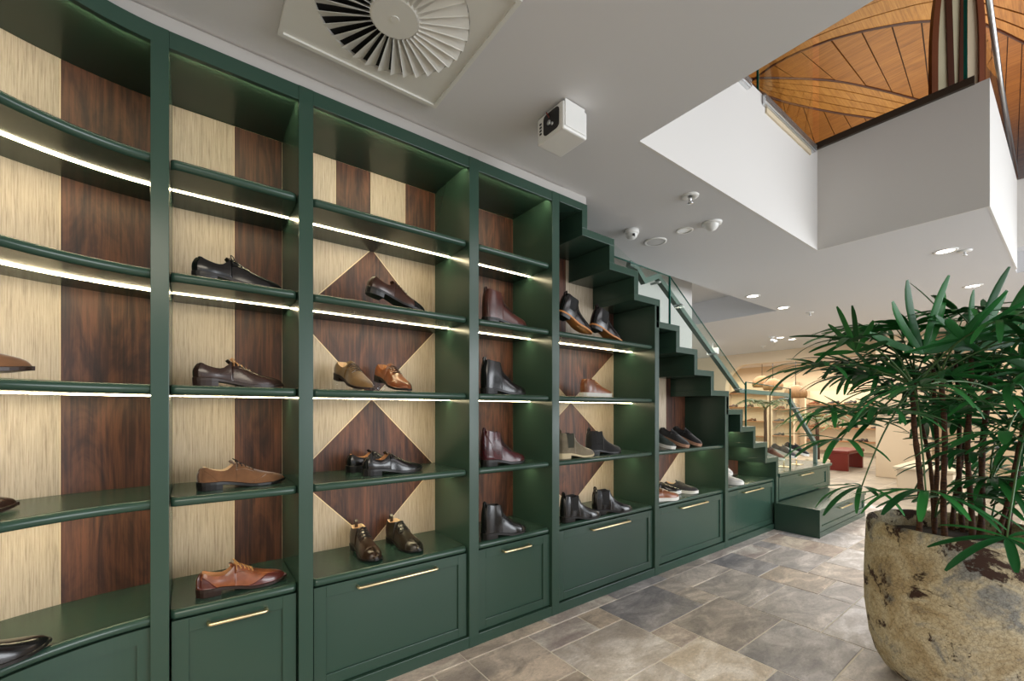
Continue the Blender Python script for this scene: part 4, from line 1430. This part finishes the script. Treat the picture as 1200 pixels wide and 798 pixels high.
# --- middle stair bay: sneakers
sn = (facing(.40, .60, .60),)
for (tx, u, sl, lab, tl) in ((3.24, 'dkgreen', 'white', 'slate sneaker with white sole, left of three tilted sneakers', 14), (3.46, 'grey', 'gum', 'grey knit sneaker, middle of three tilted sneakers', 20), (3.67, 'blackmatte', 'gum', 'black sneaker, right of three tilted sneakers', 22)):
    hx, hy = tx - .05, 2.055 + .26
    o, h = place('sneaker', mm(u, sl, M['lining_dark']), lab, (hx, hy), -80, Z[4], sn + (laces(.42, .58, 5, bow=False, m=M['lace_black']), tongue()), tilt=tl)
    stand((hx + .004, hy - .012, Z[4]), -80, h - .008, .1, 'clear rest under the ' + lab.split(',')[0], tl)
place('sneaker', mm('cognac', 'white', M['lining_cream']), 'tan sneaker with white sole at the left of the sneaker shelf', (2.99, 2.12), -20, Z[5], sn + (laces(.42, .60, 6, bow=False, m=M['lace_white']), tongue()))
place('sneaker', mm('black', 'white', M['lining_cream']), 'black sneaker with white sole behind, above the sneaker drawer', (3.31, 2.36), -52, Z[5], sn + (laces(.42, .58, 5, bow=False, m=M['lace_black']), tongue()))
place('sneaker', mm('navy', 'white', M['lining_cream']), 'charcoal sneaker with white sole in front, above the sneaker drawer', (3.505, 2.31), -68, Z[5], sn + (laces(.42, .58, 5, bow=False, m=M['lace_black']), tongue()))
# --- lowest stair bay
place('sneaker', mm('white', 'white', M['lining_cream']), 'lower white sneaker resting on the shelf of the lowest bay', (4.30, 2.28), -70, Z[5], sn + (laces(.42, .60, 5, bow=False, m=M['lace_white']), tongue()))
o, h = place('sneaker', mm('white', 'white', M['lining_cream']), 'upper white sneaker propped up behind the other white sneaker', (4.37, 2.405), -76, Z[5] + .075, sn + (laces(.42, .60, 5, bow=False, m=M['lace_white']), tongue()), tilt=22)
stand((4.373, 2.391, Z[5]), -76, .075 + h - .008, .1, 'clear rest under the upper white sneaker', 22)
# --- landing: three shoes on little posts
for k, (px_, u, lab) in enumerate(((5.52, 'rust', 'red brown shoe with white sole on a post, first on the landing'), (5.88, 'navy', 'dark shoe with white sole on a post, second on the landing'), (6.27, 'blackmatte', 'black shoe with white sole on a post, farthest on the landing'))):
    t = thing('shoe_post', 'slim brass post and plate holding the ' + lab.split(',')[0].replace(' on a post', ''), 'stand', (px_, 2.20, .6))
    m = MB(); m.bbox(-.06, .06, -.06, .06, 0, .006, .001); m.build('base', M['brass'], t)
    m = MB(); m.tube([(0, 0, .005), (0, 0, .142)], .006, 8); m.build('post', M['brass'], t)
    a = R(22)
    m = MB(); m.bbox(-.045, .045, -.10, .10, -.002, .002, .0008); q_ = m.build('plate', M['acrylic'], t); q_.location = (0, 0, .147); q_.rotation_euler = (a, 0, 0)
    o = put('sneaker', mm(u, 'white', M['lining_dark']), lab, (px_ - .02, 2.20 + .145, .6 + .151 + .058), -80, 20, sn + (laces(.42, .58, 5, bow=False, m=M['lace_black']), tongue()))

# ================================================================ POT AND PALM
PC = Vector((2.893, .351, 0))
pot = thing('stone_planter', 'large weathered stone pot with dark flaking patches on the tiled floor', 'planter', tuple(PC))
prof = [(0, 0), (.19, 0), (.225, .010), (.262, .045), (.292, .10), (.313, .17), (.327, .25), (.334, .34), (.336, .45), (.335, .56), (.331, .66), (.328, .735), (.322, .755), (.308, .762), (.294, .754), (.289, .735), (.286, .70), (.284, .64)]
mb = MB(); mb.lathe(prof, (0, 0, 0), 72)
for i, (x, y, z) in enumerate(mb.v):
    n_ = mnoise.noise(Vector((x * 5, y * 5, z * 5))) * .007 + mnoise.noise(Vector((x * 18, y * 18, z * 18))) * .0025
    if z > .01:
        r_ = math.hypot(x, y) or 1
        mb.v[i] = (x * (1 + n_ / r_), y * (1 + n_ / r_), z + (n_ * .8 if z > .7 else 0))
mb.build('body', M['pot'], pot)
so_ = MB(); so_.lathe([(0, .705), (.12, .70), (.22, .69), (.287, .68)], (0, 0, 0), 40); so_.build('soil', M['soil'], pot)

palm = thing('lady_palm', 'tall dark green lady palm growing from the stone pot', 'plant', (PC.x, PC.y, .69))
PO = Vector((-PC.x, -PC.y, -.69))
def local(o):
    o.location = o.location + PO
    return o


canes = [((3.24, .53), (3.16, .54), 1.42, .020), ((3.32, .44), (3.19, .44), 1.50, .019), ((3.47, .50), (3.45, .50), 1.55, .016), ((3.44, .36), (3.40, .36), 1.58, .019), ((3.56, .34), (3.62, .30), 1.52, .021),
         ((3.70, .42), (3.78, .46), 1.62, .018), ((3.76, .24), (3.86, .16), 1.55, .019), ((3.60, .52), (3.64, .62), 1.50, .016), ((3.40, .26), (3.28, .14), 1.28, .015), ((3.72, .46), (4.05, .42), 1.45, .017)]
KS = .83
canes = [((b[0] * KS, b[1] * KS), (t_[0] * KS, t_[1] * KS), 1.3 + KS * (zt - 1.3), r_ * .55) for b, t_, zt, r_ in canes]
tops = []
for (b, t_, zt, r_) in canes:
    m = MB(); pts = []; rs = []
    N = 22
    for k in range(N + 1):
        q = k / N
        pts.append((b[0] + (t_[0] - b[0]) * q ** 1.3 + .006 * math.sin(q * 9 + b[0] * 20), b[1] + (t_[1] - b[1]) * q ** 1.3 + .006 * math.cos(q * 7 + b[1] * 30), .68 + (zt - .68) * q))
        rs.append(r_ * (1.1 - .25 * q) * (1 + .10 * ((k % 3) - 1)))
    m.tube(pts, rs, 9)
    local(m.build('cane', M['cane'], palm))
    tops.append(Vector((t_[0], t_[1], zt)))


def leaflet_mesh(L, W, droop, n=9):
    m = MB(); top = []; bot = []
    for i in range(n + 1):
        q = i / n
        wq = W * min(1, .22 + 3.2 * q) * (1 - .55 * max(0, (q - .62) / .38) ** 2.2) * (1 if q < .985 else .75)
        # bend along the length
        a = droop * q
        x = L * (math.sin(a) / droop if droop > 1e-3 else q); z = -L * ((1 - math.cos(a)) / droop if droop > 1e-3 else 0)
        nx, nz = math.sin(a), math.cos(a)
        row = []
        for j, (yy, hh) in enumerate(((-1, .16), (-.5, -.05), (0, .12), (.5, -.05), (1, .16))):
            row.append((x + nx * hh * wq * .5, yy * wq / 2, z + nz * hh * wq * .5))
        top.append(row)
    m.loft(top, closed=False, caps=False)
    return m.mesh('leaflet')


LM = []
for L, W, dr in ((.30, .036, .55), (.33, .031, .9), (.27, .039, .35), (.31, .029, 1.2), (.24, .036, .6), (.34, .034, .75)):
    me = leaflet_mesh(L, W, dr); me.materials.append(M['leaf']); LM.append(me)
LU = []
for L, W, dr in ((.32, .038, .12), (.34, .034, .25), (.29, .040, .08), (.33, .035, .35), (.30, .040, .2), (.36, .036, .3)):
    me = leaflet_mesh(L, W, dr); me.materials.append(M['leaf']); LU.append(me)
leaf_budget = [296]


def frond(hub, axis, nl=8, spread=110, scale=1.0, src=None, single=True, flat=.0, seed=0):
    rg = random.Random(seed)
    hub = Vector(hub); ax = Vector(axis).normalized()
    src = src or min(tops, key=lambda t: (t - hub).length + (0 if t.z < hub.z else .5))
    up = Vector((0, 0, 1))
    side = ax.cross(up)
    if side.length < .25:
        side = Vector((.8, -.6, 0)) if rg.random() < .7 else Vector((.6, .8, 0))
    side.normalize()
    nrm = side.cross(ax).normalized()
    m = MB(); mid = src.lerp(hub, .5) + Vector((0, 0, .05 + .12 * (hub - src).length))
    m.tube([src.lerp(mid, t).lerp(mid.lerp(hub, t), t) for t in [k / 8 for k in range(9)]], [.0045 - .0018 * k / 8 for k in range(9)], 6)
    fr = m.build('frond', M['stem'], palm)
    local(fr)
    mats_ = []
    for i in range(nl):
        a = R(-spread + 2 * spread * i / (nl - 1) + rg.uniform(-6, 6))
        d = (ax * math.cos(a) + side * math.sin(a) + nrm * rg.uniform(-.05, .22)).normalized()
        zz_ = (nrm - d * nrm.dot(d)).normalized()
        # lean the blade's underside towards the ground so that it droops downwards
        if zz_.z < 0: zz_ = -zz_
        yy_ = zz_.cross(d)
        s_ = scale * (1.0 - .22 * abs(math.sin(a / 1.6))) * rg.uniform(.88, 1.08)
        mt = Matrix((d, yy_, zz_)).transposed().to_4x4() @ Matrix.Diagonal((s_, s_, s_, 1))
        mt.translation = hub
        mats_.append((mt, (LM if ax.z < .55 else LU)[rg.randrange(len(LM))]))
    if single and leaf_budget[0] >= nl:
        leaf_budget[0] -= nl
        for mt, me in mats_:
            o = bpy.data.objects.new('leaflet', me); C.objects.link(o); o.parent = fr
            o.matrix_local = mt
    else:
        q = MB()
        for mt, me in mats_:
            q.add([mt @ v.co for v in me.vertices], [tuple(p.vertices) for p in me.polygons], True)
        o = q.build('leaflets', M['leaf'], fr); o['kind'] = 'stuff'
    return fr


HUBS = [((2.526, 0.414, 1.404), (-0.92, -0.06, 0.1), 10, 130, 1.0), ((2.853, 0.731, 1.673), (-0.72, 0.54, 0.2), 8, 90, 1.0), ((3.158, 0.501, 1.604), (0.08, -0.06, 1), 7, 75, 1.1),
        ((2.989, 0.754, 1.631), (-0.24, 0.18, 0.9), 6, 80, .85), ((2.835, 0.619, 1.304), (-0.82, 0.24, 0.2), 9, 110, 1.0), ((2.753, 0.431, 0.924), (-0.9, 0.3, 0.05), 9, 110, .95),
        ((2.751, 0.182, 1.206), (-0.84, -0.12, 0.05), 9, 120, 1.0), ((2.674, 0.177, 0.779), (-0.74, -0.32, -0.2), 8, 120, .85), ((3.386, 0.329, 1.627), (0.16, -0.12, 0.8), 8, 80, 1.1),
        ((3.649, 0.257, 1.737), (0.32, -0.24, 0.8), 8, 80, 1.15), ((2.827, 0.688, 0.9), (-0.64, 0.48, -0.05), 8, 100, .8), ((2.942, 0.914, 1.555), (-0.72, 0.54, 0.15), 9, 80, 1.0),
        ((2.798, 0.772, 1.144), (-0.72, 0.54, 0.1), 8, 100, .9), ((3.088, 0.178, 1.424), (-0.2, -0.6, 0.3), 9, 120, 1.0), ((3.683, 0.482, 1.097), (-0.16, 0.62, 0.2), 7, 100, .9),
        ((3.807, 0.388, 1.357), (0.46, 0.28, 0.2), 8, 110, 1.0), ((3.867, 0.468, 1.791), (0.02, 0.36, 0.6), 8, 100, 1.0), ((3.475, 0.638, 1.617), (-0.36, 0.52, 0.5), 8, 100, 1.0),
        ((3.57, 0.191, 1.581), (0.32, -0.24, 0.5), 8, 110, 1.0), ((3.292, 0.275, 0.952), (-0.22, -0.46, 0.1), 8, 110, .85), ((3.181, 0.734, 1.505), (-0.52, 0.64, 0.4), 8, 100, 1.0),
        ((2.991, 0.376, 1.472), (-0.42, -0.56, 0.3), 8, 120, 1.0)]
for k, (h, a, nl, spd, s_) in enumerate(HUBS):
    frond((h[0] * KS, h[1] * KS, 1.3 + KS * (h[2] - 1.3)), a, nl, spd, s_ * .95, seed=k + 1)
rg = random.Random(5)
for k in range(80):
    b = rg.choice(tops)
    ang = rg.uniform(0, 2 * PI)
    rr_ = rg.uniform(.08, .38)
    h = (b.x + rr_ * math.cos(ang), b.y + rr_ * math.sin(ang), b.z + rg.uniform(-.25, .28))
    if h[0] < 2.55 and h[1] < .65: continue
    frond(h, (math.cos(ang), math.sin(ang), rg.uniform(-.1, .7)), 10, rg.uniform(85, 120), rg.uniform(.75, .95), src=b, seed=100 + k)

for k in range(26):                 # lower skirt of fronds, mostly on the near right side
    b = rg.choice(tops[2:])
    ang = rg.uniform(-2.9, .6)
    rr_ = rg.uniform(.12, .34)
    h = (b.x + rr_ * math.cos(ang), b.y + rr_ * math.sin(ang), rg.uniform(.85, 1.28))
    if h[0] < 2.62: continue
    frond(h, (math.cos(ang), math.sin(ang), rg.uniform(-.2, .4)), 9, rg.uniform(95, 125), rg.uniform(.75, .95), src=Vector((b.x, b.y, h[2] - .12)), seed=300 + k)

# ================================================================ THE REAR SHOP
M['shelfwood'] = plain('tan_shelf_board', srgb(150, 104, 66), .5)
def shelf_wall(name, label, x, y0, y1, zs, z0, z1, lit=True):
    t = thing(name, label, 'shelving unit', (x, (y0 + y1) / 2, 0))
    m = MB(); m.box(0, .05, (y0 - y1) / 2, (y1 - y0) / 2, z0, z1); m.build('back_panel', M['plinthlit'] if lit else M['beige'], t)
    for z in zs:
        m = MB(); m.bbox(-.30, .0, (y0 - y1) / 2, (y1 - y0) / 2, z - .03, z, .004); m.build('shelf', M['red'] if not lit else M['shelfwood'], t)
    for y in ((y0 - y1) / 2 - .04, (y1 - y0) / 2):
        m = MB(); m.box(-.30, .05, y, y + .04, z0, z1); m.build('side', M['beige'], t)
    return t


shelf_wall('wall_shelf', 'lit shoe shelves in the rear shop left of the slender palm trunk', 15.3, 6.1, 7.4, (.45, .95, 1.42, 1.9), .1, 2.3)
shelf_wall('wall_shelf', 'lit shoe shelves in the rear shop right of the slender palm trunk', 15.3, 5.35, 5.95, (.5, .95, 1.35, 1.75), .1, 2.2)
shelf_wall('wall_shelf', 'long pale shoe shelves seen between the palm leaves', 15.3, 2.3, 5.0, (.42, .80, 1.18, 1.5), .1, 1.9)
def mini(label, loc, yaw, u, so='brown'):
    me = MB(); s = Shoe('low'); rings = []
    for x in [0, .02, .06, .14, .25, .36, .41, .5, .6, .72, .85, .94, 1]:
        ring = [s.P(x, q / 4) for q in range(5)]
        rings.append([Vector((p.x, p.y, p.z)) for p in ring] + [Vector((p.x, -p.y, p.z)) for p in ring[::-1]] )
    me.loft(rings)
    h = MB(); h.box(0, .07, -.03, .03, 0, .03); h.box(.07, .29, -.03, .03, .004, .012)
    t = thing('lace_up_shoe', label, 'shoe', loc, (0, 0, R(yaw)), group='small shoes on the rear shop shelves')
    me.build('upper', L_[u], t); h.build('sole', S_[so], t)
    return t
rg = random.Random(3)
lib = ['black', 'darkbrown', 'tan', 'burg2', 'suede', 'oxbrown']
n_ = 0
for y0, y1, zs, wh in ((6.15, 7.3, (.45, .95, 1.42, 1.9), 'left lit'), (5.4, 5.85, (.5, .95, 1.35, 1.75), 'right lit'), (2.4, 4.9, (.42, .80, 1.18, 1.5), 'long pale')):
    for zi, z in enumerate(zs):
        y = y1 - .2; c_ = 0
        while y > y0 + .1:
            mini('far shoe on the %s level of the %s rear shelves, %s from left' % (('lowest', 'second', 'third', 'top')[zi], wh, ('first', 'second', 'third', 'fourth', 'fifth', 'sixth', 'seventh')[c_]),
                 (15.13, y, z + .001), 90 + rg.uniform(-20, 20), rg.choice(lib))
            y -= rg.uniform(.40, .62); c_ += 1
# display plinths and seats in the rear shop
t = thing('display_bench', 'dark red brown bench end beyond the landing', 'bench', (11.7, 3.15, 0))
m = MB(); m.bbox(-.55, .55, -.22, .22, .36, .44, .02); m.build('seat', M['red'], t)
for sx in (-.5, .5):
    m = MB(); m.bbox(sx - .04, sx + .04, -.2, .2, 0, .37, .006); m.build('leg', M['red'], t)
t = thing('low_counter', 'cream low counter behind the palm stems', 'counter', (9.2, 1.35, 0))
m = MB(); m.bbox(-.7, .7, -.3, .3, 0, .42, .01); m.build('body', M['beige'], t)
m = MB(); m.bbox(-.74, .74, -.34, .34, .42, .46, .01); m.build('top', M['linen'], t)
t = thing('round_column', 'plain beige column standing right of the long shelves', 'column', (11.0, 2.0, 0))
m = MB(); m.bbox(-.25, .25, -.4, .4, 0, H_CEIL, .01); m.build('shaft', M['beige'], t)

def pendant(label, loc, r, zc_):
    t = thing('pendant_lamp', label, 'lamp', loc)
    prof = [(r * math.sin(a), r * .92 * math.cos(a)) for a in [R(4 + k * 9.2) for k in range(13)]]
    m = MB(); m.lathe(prof + [(p[0] - .012, p[1] - .004) for p in prof[::-1]], (0, 0, 0), 28); m.build('woven_shade', M['rattan'], t)
    m = MB(); m.lathe([(0, .1 * r), (.05, .06 * r), (.07, -.05 * r), (.05, -.2 * r), (0, -.25 * r)], (0, 0, 0), 12); m.build('bulb', M['bulb'], t)
    m = MB(); m.tube([(0, 0, r * .9), (0, 0, zc_ - loc[2])], .008, 6); m.build('cord', M['blackplastic'], t)
    return t
pendant('smaller woven dome pendant hanging left in the rear shop', (13.2, 5.22, 1.98), .25, 2.77)
pendant('large woven dome pendant hanging right in the rear shop', (13.0, 4.58, 1.74), .27, 2.77)
pendant('faint woven pendant farthest left in the rear shop', (14.5, 6.05, 2.15), .28, 2.77)
for (x, y), lab in (((13.2, 6.0), 'lit downlight left inside the arched rear shop'), ((13.2, 5.35), 'lit downlight right inside the arched rear shop')):
    lathe_thing('downlight', lab, 'ceiling light', (x, y, 2.77), [('trim_ring', [(.07, 0), (.09, 0), (.086, -.006), (.07, -.004)], M['whiteplastic']), ('lens', [(.075, -.001), (0, -.003)], M['lamp'])])

def feather_palm(label, loc, h, n, L):
    t = thing('potted_palm', label, 'plant', loc)
    m = MB(); m.lathe([(0, 0), (.16, 0), (.20, .12), (.21, .30), (.18, .32), (.0, .30)], (0, 0, 0), 20); m.build('pot', M['linen'], t)
    m = MB(); m.tube([(0, 0, .28), (.01, 0, h * .6), (0, .01, h)], [.045, .035, .03], 8); m.build('trunk', M['cane'], t)
    rg = random.Random(int(h * 100))
    for k in range(n):
        a = 2 * PI * k / n + rg.uniform(-.2, .2); el = rg.uniform(.5, 1.2)
        m = MB(); pts = []
        for q in range(8):
            s_ = q / 7
            pts.append(Vector((math.cos(a) * L * (s_ * math.cos(el) + .25 * s_ * s_), math.sin(a) * L * (s_ * math.cos(el) + .25 * s_ * s_), h + L * (s_ * math.sin(el) - .65 * s_ * s_))))
        m.tube(pts, .008, 5)
        for q in range(2, 8):
            t_ = (pts[q] - pts[q - 1]).normalized(); sd = t_.cross(Vector((0, 0, 1))).normalized()
            for sg in (1, -1):
                tip = pts[q] + sd * sg * .22 + t_ * .16 - Vector((0, 0, .08))
                m.add([pts[q] - t_ * .02, pts[q] + t_ * .025, tip], [(0, 1, 2)])
        m.build('frond', M['palm2'], t)
    return t
M['palm2'] = leaf_mat('feather_palm_leaf', (.05, .09, .02, 1), (.09, .13, .03, 1))
feather_palm('slender feather palm with a bare trunk behind the landing glass', (10.6, 4.35, 0), 1.32, 11, .75)
feather_palm('bushier feather palm half hidden by the big palm leaves', (10.2, 3.2, 0), 1.05, 10, .62)
